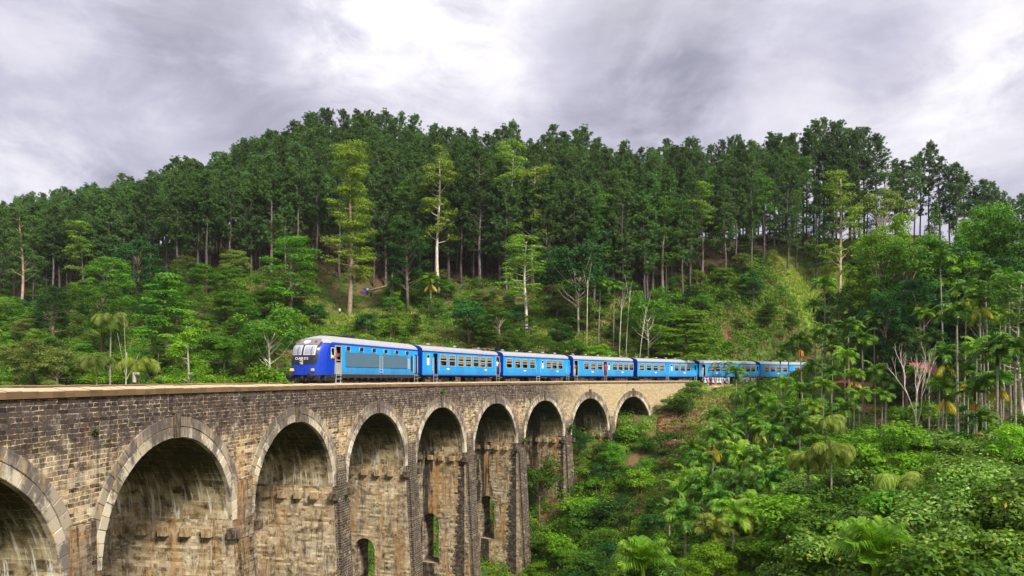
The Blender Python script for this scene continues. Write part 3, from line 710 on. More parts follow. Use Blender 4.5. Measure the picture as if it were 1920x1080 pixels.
BH, RAILZ = 1.4, -.73
def text_part(txt, size, loc, rot, matl, parent, name='lettering'):
    c = bpy.data.curves.new(name, 'FONT'); c.body = txt; c.size = size; c.extrude = .004; c.align_x = 'CENTER'; c.align_y = 'CENTER'; c.offset = .006
    t = bpy.data.objects.new(name + '_tmp', c); COL.objects.link(t); bpy.context.view_layer.update()
    me = bpy.data.meshes.new_from_object(t.evaluated_get(bpy.context.evaluated_depsgraph_get())); bpy.data.objects.remove(t); bpy.data.curves.remove(c)
    me.name = name; me.materials.clear(); me.materials.append(matl)
    me.transform(Matrix.Translation(loc) @ rot.to_4x4()); return link(name, me, parent)

def roof_rows(x0, x1, hw, ze, zt, m_=13):
    prof = [(hw * math.cos(math.pi * k / (m_ - 1)) * -1, ze + (zt - ze) * math.sin(math.pi * k / (m_ - 1)) ** .8) for k in range(m_)]
    return prof, [[(x, y, z) for y, z in prof] for x in np.linspace(x0, x1, 14)]
def side_wall(b, x0, x1, y, z0, z1, holes, out):
    xs = sorted({x0, x1} | {h[0] for h in holes} | {h[1] for h in holes}); zs = sorted({z0, z1} | {h[2] for h in holes} | {h[3] for h in holes})
    for a, c in zip(xs[:-1], xs[1:]):
        for e, f in zip(zs[:-1], zs[1:]):
            mx_, mz = (a + c) / 2, (e + f) / 2
            if any(h[0] < mx_ < h[1] and h[2] < mz < h[3] for h in holes): continue
            p = [(a, y, e), (c, y, e), (c, y, f), (a, y, f)]
            b.quad(p if out < 0 else p[::-1], None)
def bogie(parent, x, nw=2, wb=2.1, brown=True):
    b = MB(); hw = 1.02
    for sy in (-1, 1):
        b.box((x, sy * hw, .56), (wb + .9, .10, .22), None, 0, .02)
        for k in range(nw):
            wx = x + (k - (nw - 1) / 2) * (wb / (nw - 1))
            b.box((wx, sy * (hw + .06), .48), (.30, .14, .34), None, 0, .03)
            for dx in (-.32, .32): b.tube([(wx + dx, sy * (hw + .03), .34), (wx + dx, sy * (hw + .03), .80)], .07, 8)
        b.box((x, sy * (hw + .05), .78), (.9, .16, .16), None, 0, .02)
        b.tube([(x - .3, sy * (hw + .08), .25), (x - .3, sy * (hw + .08), .72)], .10, 8); b.tube([(x + .3, sy * (hw + .08), .25), (x + .3, sy * (hw + .08), .72)], .10, 8)
    b.box((x, 0, .62), (.5, 2.0, .22), None, 0, .02)
    o = b.build('bogie', M['bogie'], parent)
    for k in range(nw):
        wx = x + (k - (nw - 1) / 2) * (wb / (nw - 1))
        for sy in (-1, 1):
            wbm = MB(); c = (wx, sy * .84, .46)
            wbm.lathe([(0, -.05), (.14, -.05), (.16, -.03), (.38, -.03), (.40, -.065), (.46, -.065), (.46, .05), (.49, .05), (.49, .075), (.38, .075), (.38, .02), (0, .02)], c, 'y', 24)
            wbm.build('wheel', M['bogie'], o, False)
    return o
def steps(parent, x, y=-1.42):
    b = MB()
    for z in (.42, .72, 1.0): b.box((x, y, z), (.62, .22, .03))
    for dx in (-.31, .31): b.box((x + dx, y, .74), (.03, .05, .75))
    return b.build('steps', M['silver'] if random.random() < .5 else M['frame'], parent)

def coach(s0, s1, wins, doors, smalls, label, vents, roofjunk=False, enddoor=None):
    sm = (s0 + s1) / 2; L = s1 - s0 - .9; h = L / 2
    P0, P1 = PT(s0, TRK, 0), PT(s1, TRK, 0); ang = math.atan2(P1[1] - P0[1], P1[0] - P0[0])
    root = empty('passenger_coach', ((P0[0] + P1[0]) / 2, (P0[1] + P1[1]) / 2, RAILZ), ang, label, 'train coach', 'blue coaches of the train')
    k_ = (s1 - s0) / math.dist(P0, P1)
    X = lambda px: (s_at(px, 2.4, s0 - 5, s1 + 5) - sm) / k_ * 1.0
    ZB, ZE, ZT = 1.12, 3.36, 3.93
    W = [X(p) for p in wins]; D = [(X(p), op) for p, op in doors]; SM = [X(p) for p in smalls]
    ww, wz0, wz1 = .56, 2.02, 3.0
    holes = [(x - ww, x + ww, wz0, wz1) for x in W] + [(x - .2, x + .2, 2.05, 2.95) for x in SM] + [(x - .40, x + .40, 1.2, 3.16) for x, op in D if op]
    b = MB(); side_wall(b, -h, h, -BH, ZB, ZE - .12, holes, -1); b.build('body_side', M['lblue'], root); b = MB()
    holes2 = [(x - ww, x + ww, wz0, wz1) for x in W]
    side_wall(b, -h, h, BH, ZB, ZE - .12, holes2, 1)
    b.build('body_side', M['lblue'], root)
    b = MB()
    for sy in (-1, 1): b.box((0, sy * (BH - .02), ZE - .06), (L, .06, .12)); b.box((0, sy * (BH - .02), ZB - .05), (L, .07, .09))
    prof, rows = roof_rows(-h, h, BH + .03, ZE, ZT)
    for e, sg in ((-h, -1), (h, 1)):
        ring_ = [(e, -BH, ZB)] + [(e, y, z) for y, z in prof] + [(e, BH, ZB)]
        b.quad(ring_ if sg > 0 else ring_[::-1])
    for e in (-1, 1): b.box((e * (h + .18), 0, 2.15), (.36, 1.1, 2.0))
    b.build('coach_end', M['dblue'], root)
    b = MB(); b.grid(rows, None); b.build('roof', M['roof'], root, True)
    b = MB()
    for q in range(vents):
        vx = -h + (q + .6) * L / vents
        b.lathe([(.09, 0), (.09, .10), (.20, .12), (.23, .18), (.15, .25), (0, .27)], (vx, 0, ZT - .02), 'z', 12)
    for q in np.linspace(-h + 1, h - 1, 8): b.box((q, 0, ZT - .01), (.04, 2.0, .03))
    b.build('roof_vents', M['roof'], root, True)
    if roofjunk:
        b = MB()
        for q in range(7): b.box((h - 2.6 + q * .42, -.25 + random.uniform(-.2, .2), ZT + .06 + .04 * math.sin(q)), (.50, 1.5, .08), Matrix.Rotation(random.uniform(-.15, .15), 3, 'X') @ Matrix.Rotation(random.uniform(-.15, .15), 3, 'Y'))
        b.build('rusty_roof_plate', M['rust'], root)
    b = MB(); b.box((0, 0, ZB + .02), (L - .1, 2.7, .06)); b.box((0, 0, 3.2), (L - .1, 2.6, .04))
    for q in np.arange(-h + .5, h, 3.7): b.box((q, .5, 2.1), (.04, 1.7, 1.9))
    b.build('interior', M['inside'], root)
    for x in W:
        b = MB(); b.box((x - .2, -.8, 1.75), (.12, .95, 1.05)); b.box((x + .1, -.8, 1.5), (.5, .95, .12)); b.build('seat', M['seat'], root)
    b = MB(); b.box((0, 0, ZB - .12), (L, 2.3, .16))
    for _ in range(9):
        x = random.uniform(-h + 3, h - 3); b.box((x, random.choice((-.9, .9)), .72), (random.uniform(.5, 1.5), .6, random.uniform(.3, .6)), None, 0, .03)
    for x in np.arange(-h + .5, h, 1.3): b.tube([(x, -1.25, .55), (x, -1.25, 1.05)], .035, 6)
    for e in (-1, 1):
        for sy in (-.87, .87): b.tube([(e * h, sy, .95), (e * (h + .42), sy, .95)], .10, 10); b.tube([(e * (h + .42), sy, .95), (e * (h + .46), sy, .95)], .24, 12)
    b.build('underframe', M['underframe'], root)
    for x in (-h + 2.5, h - 2.5): bogie(root, x)
    for x in W:
        for sy in (-1,):
            y = sy * (BH + .012)
            b = MB(); t = .07
            for (a, c, e, f) in ((-ww - t, ww + t, wz1, wz1 + t), (-ww - t, ww + t, wz0 - t, wz0), (-ww - t, -ww, wz0, wz1), (ww, ww + t, wz0, wz1), (-ww, ww, 2.46, 2.54)):
                b.box((x + (a + c) / 2, y, (e + f) / 2), (c - a, .045, f - e))
            wf = b.build('window', M['frame'], root)
            mode = random.random()
            b = MB(); b.box((x, y + .04, 2.85), (2 * ww, .02, .30)); b.build('blind', M['shutter'], wf)
            if mode < .45: b = MB(); b.box((x, y + .05, 2.24), (2 * ww, .015, .44)); b.build('pane', M['glass'], wf)
            elif mode < .7: b = MB(); b.box((x, y + .05, 2.34), (2 * ww, .015, .24)); b.build('blind', M['shutter'], wf)
            elif mode < .8: b = MB(); b.box((x, y + .05, 2.64), (2 * ww, .015, .2)); b.build('pane', M['glass'], wf)
    for x in SM:
        b = MB(); y = -(BH + .012)
        for (a, c, e, f) in ((-.27, .27, 2.95, 3.02), (-.27, .27, 1.98, 2.05), (-.27, -.2, 2.05, 2.95), (.2, .27, 2.05, 2.95)): b.box((x + (a + c) / 2, y, (e + f) / 2), (c - a, .04, f - e))
        wf = b.build('window', M['frame'], root)
        b = MB(); b.box((x, y + .04, 2.38), (.4, .02, .66)); b.build('pane', M['lightw'], wf)
    for x, op in D:
        b = MB(); y = -(BH + .014)
        for (a, c, e, f) in ((-.47, .47, 3.16, 3.22), (-.47, -.40, 1.15, 3.16), (.40, .47, 1.15, 3.16)): b.box((x + (a + c) / 2, y, (e + f) / 2), (c - a, .05, f - e))
        b.build('door_frame', M['lblue'] if op != 1 else M['frame'], root)
        if not op:
            b = MB(); b.box((x, y + .01, 1.68), (.78, .04, 1.02)); b.box((x, y + .01, 3.06), (.78, .04, .16)); b.box((x - .31, y + .01, 2.6), (.14, .04, .82)); b.box((x + .31, y + .01, 2.6), (.14, .04, .82))
            d = b.build('door', M['lblue'], root)
            b = MB(); b.box((x, y + .035, 2.59), (.50, .02, .84)); b.build('pane', M['glass'], d)
        elif op == 2:
            b = MB(); b.box((x, -BH + .35, 2.15), (.74, .03, 1.9)); b.build('door', M['doorgrey'], root)
        for dx in (-.55, .55):
            b = MB(); b.tube([(x + dx, y - .06, 1.5), (x + dx, y - .06, 2.6)], .018, 6); b.build('handrail', M['silver'], root)
        steps(root, x)
    b = MB()                                                                       # small lettering patches and lamps on the side
    for x in (-h + 4.6, h - 2.9): b = MB(); b.box((x, -BH - .006, 1.72), (.55, .012, .10)); b.box((x + .05, -BH - .006, 1.65), (.30, .012, .10)); b.build('lettering', M['lightw'], root)
    return root, X

BR = [17.9, 33.6, 49.85, 66.1, 82.35, 98.6, 114.85, 131.1]
ord_ = 'white roofed blue coach'
C = []
C.append(coach(BR[1], BR[2], [828, 843.7, 859.3, 873.7, 888, 901.5, 914.6], [(814, 2), (932, 1)], [802], 'light blue coach directly behind the locomotive with seven windows and rusty roof patch', 3, True))
C.append(coach(BR[2], BR[3], [953.8, 968.3, 981.6, 994.8, 1025, 1036.6, 1048.4], [(1005, 0), (1063, 0)], [1014], 'second light blue coach from the locomotive with both doors shut', 5))
C.append(coach(BR[3], BR[4], [1097.5, 1110, 1122, 1150, 1161, 1172, 1182.6], [(1079.5, 1), (1132, 1)], [1139], 'third light blue coach with a red clad passenger in its middle doorway', 5))
C.append(coach(BR[4], BR[5], [1202.8, 1215.3, 1227, 1238.8, 1266, 1278, 1289], [(1248, 0), (1303, 0)], [1256.6], 'fourth light blue coach passing over the end of the parapet', 6))
C.append(coach(BR[5], BR[6], [1333, 1344, 1356, 1369, 1390, 1401, 1411], [(1319, 1), (1419.5, 0)], [1381], 'fifth light blue coach standing behind the schoolchildren in white', 6))
C.append(coach(BR[6], BR[7], [1437, 1448, 1459, 1470, 1492, 1502, 1512], [(1480, 0), (1520, 0)], [], 'sixth and last visible blue coach half hidden by the palms', 5))

# locomotive -----------------------------------------------------------------
P0, P1 = PT(BR[0], TRK, 0), PT(BR[1], TRK, 0); ang = math.atan2(P1[1] - P0[1], P1[0] - P0[0])
loco = empty('locomotive', ((P0[0] + P1[0]) / 2, (P0[1] + P1[1]) / 2, RAILZ), ang, 'blue diesel locomotive with rounded black nose mask at the head of the train', 'locomotive')
LL = math.dist(P0, P1) - .5; hx = LL / 2; NX = -hx                                # nose tip at -hx
def nose_x(u, z):
    t = max(0, z - 1.0)
    back = .02 * t + .16 * max(0, z - 1.9) ** 2 * 1.1 + .30 * max(0, z - 2.9) ** 1.3 * 2.2
    if z > 3.6: back += (z - 3.6) * 2.4
    return NX + back + .95 * abs(u) ** 3.2
def body_y(u, z):
    hwz = BH if z < 3.25 else BH * math.sqrt(max(0, 1 - ((z - 3.25) / .70) ** 2 * .96))
    if z < 1.0: hwz = BH
    return hwz * math.sin(u * math.pi / 2) ** 1 if False else hwz * (1 - (1 - abs(u)) ** 1.25) * (1 if u >= 0 else -1) if abs(u) > 1e-9 else 0.0
def npt(u, z, off=0.0):
    e = 1e-3
    p = Vector((nose_x(u, z), body_y(u, z), z))
    if off:
        a = Vector((nose_x(u + e, z), body_y(u + e, z), z)) - Vector((nose_x(u - e, z), body_y(u - e, z), z))
        c = Vector((nose_x(u, z + e), body_y(u, z + e), z + e)) - Vector((nose_x(u, z - e), body_y(u, z - e), z - e))
        n = a.cross(c); n.normalize()
        if n.x > 0: n = -n
        p = p + n * off
    return tuple(p)
us = np.linspace(-1, 1, 33); zsn = np.concatenate([np.linspace(1.0, 3.0, 13), np.linspace(3.1, 3.93, 10)])
b = MB(); b.grid([[npt(u, z) for u in us] for z in zsn if z <= 3.32], None, 0); b.build('nose', M['royal'], loco, True)
b = MB(); b.grid([[npt(u, z) for u in us] for z in [3.32] + list(zsn[zsn > 3.33])], None, 0); b.build('cab_roof', M['roof'], loco, True)
def npanel(name, u0, u1, z0, z1, off, matl, parent, nu=12, nz=8, shape=None):
    b = MB(); rows = []
    for z in np.linspace(z0, z1, nz):
        a, c = (u0, u1) if shape is None else shape(z)
        rows.append([npt(u, z, off) for u in np.linspace(a, c, nu)])
    b.grid(rows); k = len(b.v)
    for r0 in (rows[0], rows[-1]): pass
    return b.build(name, matl, parent, True)
mask = npanel('nose_mask', -.66, .66, 1.75, 3.40, .012, M['mask'], loco, 18, 14, lambda z: (-(.70 - .12 * max(0, 2.0 - z) / .25 * .6), (.70 - .12 * max(0, 2.0 - z) / .25 * .6)))
grey = npanel('destination_box', -.62, .62, 3.14, 3.62, .02, M['boxgrey'], loco, 16, 6)
npanel('headlamp_panel', -.16, .16, 3.24, 3.50, .035, M['lens'], grey, 8, 5, lambda z: (-.16 * math.sqrt(max(.05, 1 - ((z - 3.37) / .14) ** 2)), .16 * math.sqrt(max(.05, 1 - ((z - 3.37) / .14) ** 2))))
for u0 in (-.46, .40): npanel('marker_lamp', u0, u0 + .07, 3.30, 3.44, .035, M['black'], grey, 3, 3)
for a, c in ((-.585, -.045), (.045, .585)):
    fr = npanel('windscreen', a, c, 2.42, 3.10, .028, M['silver'], loco, 8, 6)
    npanel('pane', a + .045, c - .045, 2.48, 3.04, .040, M['wglass'], fr, 8, 6)
    wp = MB(); x0 = (a + c) / 2; wp.tube([npt(x0 - .12, 2.45, .06), npt(x0 - .07, 2.75, .06), npt(x0 - .12, 2.98, .06)], .02, 6); wp.build('wiper', M['black'], fr)
rT = Matrix.Rotation(-math.pi / 2, 3, 'Z') @ Matrix.Rotation(math.pi / 2, 3, 'X')
for txt, sz, z in (('CLASS S12', .24, 2.17), ('913', .19, 1.99), ('928', .19, 1.82)):
    text_part(txt, sz, Vector((nose_x(0, z) - .05 - (.03 if z < 2.1 else 0), 0, z)), rT, M['lightw'], loco, 'number_lettering')
for sg in (-1, 1):
    b = MB(); p = npt(sg * .50, 1.36, .01); rr = Matrix.Rotation(-sg * -.35, 3, 'Z')
    b.box(p, (.08, .40, .22), rr, 0, .03); hl = b.build('headlight', M['doorgrey'], loco)
    b = MB(); q = npt(sg * .50, 1.36, .07); b.box(q, (.05, .32, .17), rr, 0, .02); b.build('lens', M['lamp'], hl)
    b = MB(); x0 = nose_x(sg * .45, 1.0) - .02                                     # buffers
    b.lathe([(.11, .5), (.11, 0.0)], (x0 - .35, sg * .87, .93), 'x', 16); b.lathe([(0, -.02), (.20, -.02), (.22, 0), (.21, .05), (0, .06)], (x0 - .40, sg * .87, .93), 'x', 20)
    b.build('buffer', M['black'], loco, True)
b = MB(); b.box((NX + .28, 0, .80), (.18, 2.6, .46), None, 0, .04); b.lathe([(.05, -.12), (.14, -.12), (.14, 0)], (NX + .15, 0, .93), 'x', 12); b.box((NX + .1, 0, .8), (.3, .16, .22), None, 0, .02)
for y in (-.5, -.3, .35, .55): b.tube([(NX + .16, y, .85), (NX + .02, y, .6), (NX + .12, y * 1.1, .4)], .03, 6)
b.build('buffer_beam', M['underframe'], loco)
b = MB(); b.grid([[(NX + .42 + .55 * abs(u) ** 2.5 + o_, 1.15 * u, z) for u in np.linspace(-1, 1, 15)] for z, o_ in ((.72, 0), (.34, .12), (.16, .28))]); b.build('snowplough', M['black'], loco)
b = MB(); b.grid([[(NX + .22 + .5 * abs(u) ** 2.5 + o_, 1.3 * u, z) for u in np.linspace(-1, 1, 15)] for z, o_ in ((.30, .1), (.12, -.1))]); b.build('cowcatcher', M['silver'], loco)
xb = NX + 1.5                                                                      # where the flat sides begin
DOORX, DW = xb + .95, .34
holes = [(DOORX - DW, DOORX + DW, 1.95, 3.18), (xb + .06, xb + .46, 2.25, 2.95)]
b = MB(); side_wall(b, xb, hx, -BH, 1.0, 3.26, holes, -1); side_wall(b, xb, hx, BH, 1.0, 3.26, [], 1)
ring_ = [(hx, -BH, 1.0)] + [(hx, y, 3.25 + z * .68) for y, z in [(-BH * math.cos(t), math.sin(t)) for t in np.linspace(0, math.pi, 15)]] + [(hx, BH, 1.0)]
b.quad(ring_); b.box((hx + .18, 0, 2.1), (.36, 1.1, 1.9))
for sg in (-1, 1):
    b.grid([[(nose_x(sg, z), body_y(sg, z), z), (xb, sg * BH, z)] for z in np.linspace(1.0, 3.26, 12)])
b.build('body', M['royal'], loco)
def cap(z): return 3.0 + (z - 3.0)
rp = [(u, z) for z in np.linspace(3.0, 3.93, 9) for u in (1,)]
rows = []
zr = list(np.linspace(3.24, 3.93, 10))
for x in [None] + list(np.linspace(xb + 1.95, hx, 16)):
    row = []
    for z in zr: row.append((x if x is not None else nose_x(-1, min(z, 3.93)), body_y(-1, z), z))
    for z in zr[::-1]: row.append((x if x is not None else nose_x(1, min(z, 3.93)), body_y(1, z), z))
    rows.append(row)
b = MB()
for i in range(len(rows) - 1):
    for j in range(len(rows[0]) - 1):
        zm = (rows[i][j][2] + rows[i][j + 1][2]) / 2
        b.quad([rows[i][j], rows[i][j + 1], rows[i + 1][j + 1], rows[i + 1][j]], None, 0 if zm > 3.38 else 1)
b.build('roof', [M['roof'], M['dblue']], loco, False)
# light blue side panel with cut corner
b = MB(); y = -BH - .006
hl = [(DOORX - DW - .02, DOORX + DW + .02, 1.1, 3.1)]
side_wall(b, DOORX + DW + .10, hx - .05, y, 1.06, 3.24, [], -1)
b.quad([(DOORX - .55, y, 1.06), (DOORX + DW + .10, y, 1.06), (DOORX + DW + .10, y, 1.9), (DOORX - .42, y, 1.9)])
b.build('side_panel', M['lblue'], loco)
b = MB(); b.box((DOORX, y - .02, 2.1), (2 * DW + .02, .03, .06)); b.box((DOORX, y - .01, 1.5), (2 * DW - .1, .03, .85))
for (a, c, e, f) in ((-DW - .08, -DW, 1.1, 3.18), (DW, DW + .08, 1.1, 3.18), (-DW, DW, 3.1, 3.18)): b.box((DOORX + (a + c) / 2, y - .02, (e + f) / 2), (c - a, .06, f - e))
b.build('cab_door', M['doorgrey'], loco)
b = MB()
for (a, c, e, f) in ((.02, .50, 2.95, 3.0), (.02, .50, 2.2, 2.25), (.02, .06, 2.25, 2.95), (.46, .50, 2.25, 2.95)): b.box((xb + (a + c) / 2, y, (e + f) / 2), (c - a, .04, f - e))
b.build('cab_window', M['silver'], loco)
b = MB(); b.box((xb + .9, 0, 1.06), (3.2, 2.6, .06)); b.box((xb + 2.3, 0, 2.1), (.05, 2.6, 2.0)); b.build('cab_interior', M['inside'], loco)
for x in np.linspace(DOORX + 1.35, hx - 2.2, 6):
    b = MB(); b.box((x, y - .01, 3.0), (.58, .03, .34), None, 0, .05); wf = b.build('window', M['silver'], loco)
    b = MB(); b.box((x, y - .025, 3.0), (.50, .02, .26), None, 0, .04); b.build('pane', M['glass'], wf)
gx0, gx1 = DOORX + 1.0, hx - 2.15; gm = gx0 + (gx1 - gx0) * .53
for a, c in ((gx0, gm - .25), (gm + .25, gx1)):
    b = MB(); b.box(((a + c) / 2, y - .005, 2.16), (c - a, .03, 1.12), None, 0, .015)
    for q in np.arange(a + .08, c - .05, .16): b.box((q, y - .03, 2.16), (.07, .05, 1.04), None, 1)
    b.build('side_grille', [M['grille_dark'], M['grille']], loco)
b = MB(); b.box((gm, y - .01, 2.16), (.36, .03, 1.12)); b.build('centre_hatch', M['grille'], loco)
b = MB()
for dx in (-.24, .24): b.tube([(gm + dx, y - .05, 1.15), (gm + dx, y - .05, 2.6)], .02, 6)
for z in (1.25, 1.5): b.box((gm, y - .05, z), (.48, .05, .03))
b.build('ladder', M['silver'], loco)
b = MB(); b.box((hx - 1.85, y - .01, 2.05), (.34, .03, .9)); b.build('side_vent', M['frame'], loco)
b = MB(); b.box((hx - 1.25, y - .01, 2.1), (.28, .03, 1.35)); b.box((hx - .42, y - .01, 2.05), (.40, .03, 1.75)); b.build('rear_door', M['glass'], loco)
for dx in (-1.0, -.68, -.16):
    b = MB(); b.tube([(hx + dx, y - .06, 1.25), (hx + dx, y - .06, 2.8)], .02, 6); b.build('handrail', M['silver'], loco)
b = MB()
for x, l, hh in ((NX + 3.6, 1.1, .12), (NX + 6.2, .9, .22), (NX + 8.6, 2.4, .10), (NX + 11.6, 1.6, .08)):
    b.box((x, .3, 3.93 + hh / 2), (l, 1.2, hh), None, 0, .03)
b.tube([(hx - .8, -.3, 3.9), (hx - .8, -.3, 4.05)], .18, 12); b.build('roof_equipment', M['black'], loco)
b = MB()
for sy in (-1, 1): b.box(((xb + hx) / 2, sy * (BH - .02), .93), (hx - xb, .10, .28))
b.box((.2, 0, .58), (4.2, 2.3, .62), None, 0, .06); b.box((0, 0, .95), (LL - .8, 2.4, .12))
for q in np.linspace(-5, 6, 12): b.box((q, -1.36, .76 + .05 * math.sin(q * 3)), (.22, .12, .16))
b.build('underframe', M['underframe'], loco)
b = MB(); b.box((xb + .1, -1.15, .75), (1.5, .5, .5), None, 0, .08); b.build('front_skirt', M['black'], loco)
bogie(loco, NX + 3.7, 3, 3.6); bogie(loco, hx - 3.2, 3, 3.6)
steps(loco, hx - .42); steps(loco, DOORX)

# ------------------------------------------------ people
SKIN = [paint('skin_%d' % i, c, .6, .05) for i, c in enumerate([(.14, .07, .045), (.23, .12, .08), (.42, .25, .17)])]
M['hair'] = paint('black_hair', (.012, .009, .008), .5, 0)
CLO = {k: paint('cloth_' + k, c, .9, .15, tuple(x * .6 for x in c)) for k, c in dict(white=(.52, .52, .57), navy=(.03, .04, .14), red=(.40, .03, .05), black=(.02, .02, .022), pink=(.60, .28, .34), maroon=(.20, .03, .07), yellow=(.60, .50, .06), blue=(.08, .16, .42), tan=(.45, .36, .24), purple=(.22, .14, .34)).items()}
def skin_mesh(name, verts, edges, radii, matl, sub=1):
    me = bpy.data.meshes.new(name); me.from_pydata(verts, edges, []); o = bpy.data.objects.new('tmp', me); COL.objects.link(o)
    o.modifiers.new('s', 'SKIN'); 
    for i, r in enumerate(radii): me.skin_vertices[0].data[i].radius = (r, r) if not hasattr(r, '__len__') else r
    me.skin_vertices[0].data[0].use_root = True
    sb = o.modifiers.new('b', 'SUBSURF'); sb.levels = sub; sb.render_levels = sub
    bpy.context.view_layer.update()
    out = bpy.data.meshes.new_from_object(o.evaluated_get(bpy.context.evaluated_depsgraph_get())); bpy.data.objects.remove(o)
    out.name = name; out.materials.clear(); out.materials.append(matl); out.polygons.foreach_set('use_smooth', [True] * len(out.polygons)); return out
def make_person(pose, skin, H=1.65):
    k = H / 1.7
    arm = dict(stand=[((-.22, 0, 1.17), (-.24, .03, .93)), ((.22, 0, 1.17), (.24, .03, .93))],
               wave=[((-.34, -.05, 1.52), (-.40, -.1, 1.78)), ((.22, 0, 1.17), (.24, .05, .93))],
               phone=[((-.20, -.16, 1.15), (-.08, -.34, 1.33)), ((.20, -.16, 1.15), (.08, -.34, 1.33))],
               hold=[((-.30, -.02, 1.30), (-.42, .0, 1.45)), ((.22, -.10, 1.15), (.16, -.3, 1.2))])[pose]
    st = .05 if pose in ('stand', 'phone') else .12
    V_ = [(0, 0, .93), (0, 0, 1.10), (0, .01, 1.30), (0, .01, 1.42), (0, 0, 1.50), (0, -.01, 1.60), (0, -.005, 1.68),
          (-.10, 0, .90), (-.10, -.02 - st * .3, .50), (-.10, .02 + st * .2, .08), (-.11, -.13, .03), (.10, 0, .90), (.10, -.02 + st * .5, .50), (.10, .02 + st, .08), (.11, -.11 + st, .03),
          (-.18, .01, 1.40), arm[0][0], arm[0][1], (.18, .01, 1.40), arm[1][0], arm[1][1]]
    E_ = [(0, 1), (1, 2), (2, 3), (3, 4), (4, 5), (5, 6), (0, 7), (7, 8), (8, 9), (9, 10), (0, 11), (11, 12), (12, 13), (13, 14), (3, 15), (15, 16), (16, 17), (3, 18), (18, 19), (19, 20)]
    Rr = [.13, .115, .13, .10, .052, .088, .07, .088, .058, .038, .035, .088, .058, .038, .035, .055, .036, .028, .055, .036, .028]
    for sd_ in (0, 1):                                                             # a palm and five fingers on each hand
        w_ = Vector(arm[sd_][1]); el = Vector(arm[sd_][0]); d = (w_ - el).normalized(); ax_ = Vector((0, 1, 0)) if abs(d.y) < .8 else Vector((1, 0, 0)); sx = d.cross(ax_).normalized()
        pi = len(V_); V_.append(tuple(w_ + d * .06)); E_.append((17 if sd_ == 0 else 20, pi)); Rr.append(.026)
        for q, (o_, ln) in enumerate(((-.028, .06), (-.010, .075), (.010, .08), (.028, .07))):
            V_.append(tuple(w_ + d * (.08 + ln) + sx * o_ * 1.2)); E_.append((pi, len(V_) - 1)); Rr.append(.009)
        V_.append(tuple(w_ + d * .075 - sx * .06)); E_.append((pi, len(V_) - 1)); Rr.append(.011)
    V_ = [tuple(c * k for c in v) for v in V_]
    body = skin_mesh('body', V_, E_, [r * k for r in Rr], skin)
    b = MB()                                                                       # hair: cap over the skull, open at the face
    rows = []
    for i in range(7):
        ph = i / 6 * 1.9
        rows.append([(.098 * k * math.sin(ph) * math.sin(a), .098 * k * math.sin(ph) * math.cos(a) + .012 * k, (1.635 + .115 * math.cos(ph)) * k) for a in np.linspace(-2.2, 2.2, 13)])
    b.grid(rows); hair = b.mesh('hair', M['hair'], True)
    return body, hair, V_, k
def cloth_tube(name, sections, matl, sides=14):
    b = MB(); rows = []
    for (x, y, z, rx, ry) in sections: rows.append([(x + rx * math.cos(a), y + ry * math.sin(a), z) for a in np.linspace(0, 2 * math.pi, sides + 1)])
    b.grid(rows); return b.mesh(name, matl, True)
_pc = {}
def person(x, y, z, rz, top, bottom, pose='stand', H=1.6, skin=1, label='', group=None, kind='trousers', hat=None):
    key = (pose, skin, round(H, 2))
    if key not in _pc: _pc[key] = make_person(pose, SKIN[skin], H)
    body, hair, V_, k = _pc[key]
    r = empty('person', (x, y, z), rz, label, 'person', group)
    link('body', body, r); link('hair', hair, r)
    c = cloth_tube('shirt', [(0, .01 * k, a * k, rx * k, ry * k) for a, rx, ry in ((.92, .165, .125), (1.1, .15, .125), (1.3, .185, .14), (1.40, .195, .115), (1.46, .085, .075))], CLO[top]); link('shirt', c, r)
    for i0_, i1_ in ((15, 16), (18, 19)):
        b = MB(); b.tube([V_[i0_], [(u * .35 + v * .65) for u, v in zip(V_[i0_], V_[i1_])]], [.072 * k, .058 * k], 10, False); b.build('sleeve', CLO[top], r, True)
    if kind == 'skirt':
        c = cloth_tube('skirt', [(0, 0, a * k, rx * k, ry * k) for a, rx, ry in ((.98, .155, .12), (.85, .20, .16), (.52, .27, .21))], CLO[bottom]); link('skirt', c, r)
    else:
        b = MB()
        for t in ((0, 7, 8, 9), (0, 11, 12, 13)):
            pts = [(V_[t[1]][0] * .7, 0, .97 * k)] + [V_[q] for q in t[1:]]; b.tube(pts, [.12 * k, .105 * k, .08 * k, .065 * k], 12, False)
        b.build('trousers', CLO[bottom], r, True)
    return r
def in_train(ci, px, dy, z, **kw):
    root, X = C[ci]; lx = X(px); v = Matrix.Translation(root.location) @ Matrix.Rotation(root.rotation_euler[2], 4, 'Z') @ Vector((lx, dy, z))
    return person(v.x, v.y, v.z, root.rotation_euler[2] + kw.pop('turn', 0), **kw)
in_train(0, 932, -1.32, 1.17, top='white', bottom='navy', pose='hold', H=1.72, skin=1, label='man in white shirt and dark trousers standing in rear doorway of first coach')
in_train(2, 1079.5, -1.2, 1.17, top='red', bottom='tan', pose='phone', H=1.6, skin=1, label='passenger in red top at the front doorway of the third coach')
in_train(2, 1132, -1.45, 1.17, top='red', bottom='maroon', pose='hold', H=1.75, skin=1, label='passenger in red hanging from the middle doorway of the third coach')
in_train(4, 1319, -1.2, 1.17, top='tan', bottom='tan', pose='stand', H=1.7, skin=0, label='man in tan clothes in the front doorway of the fifth coach')
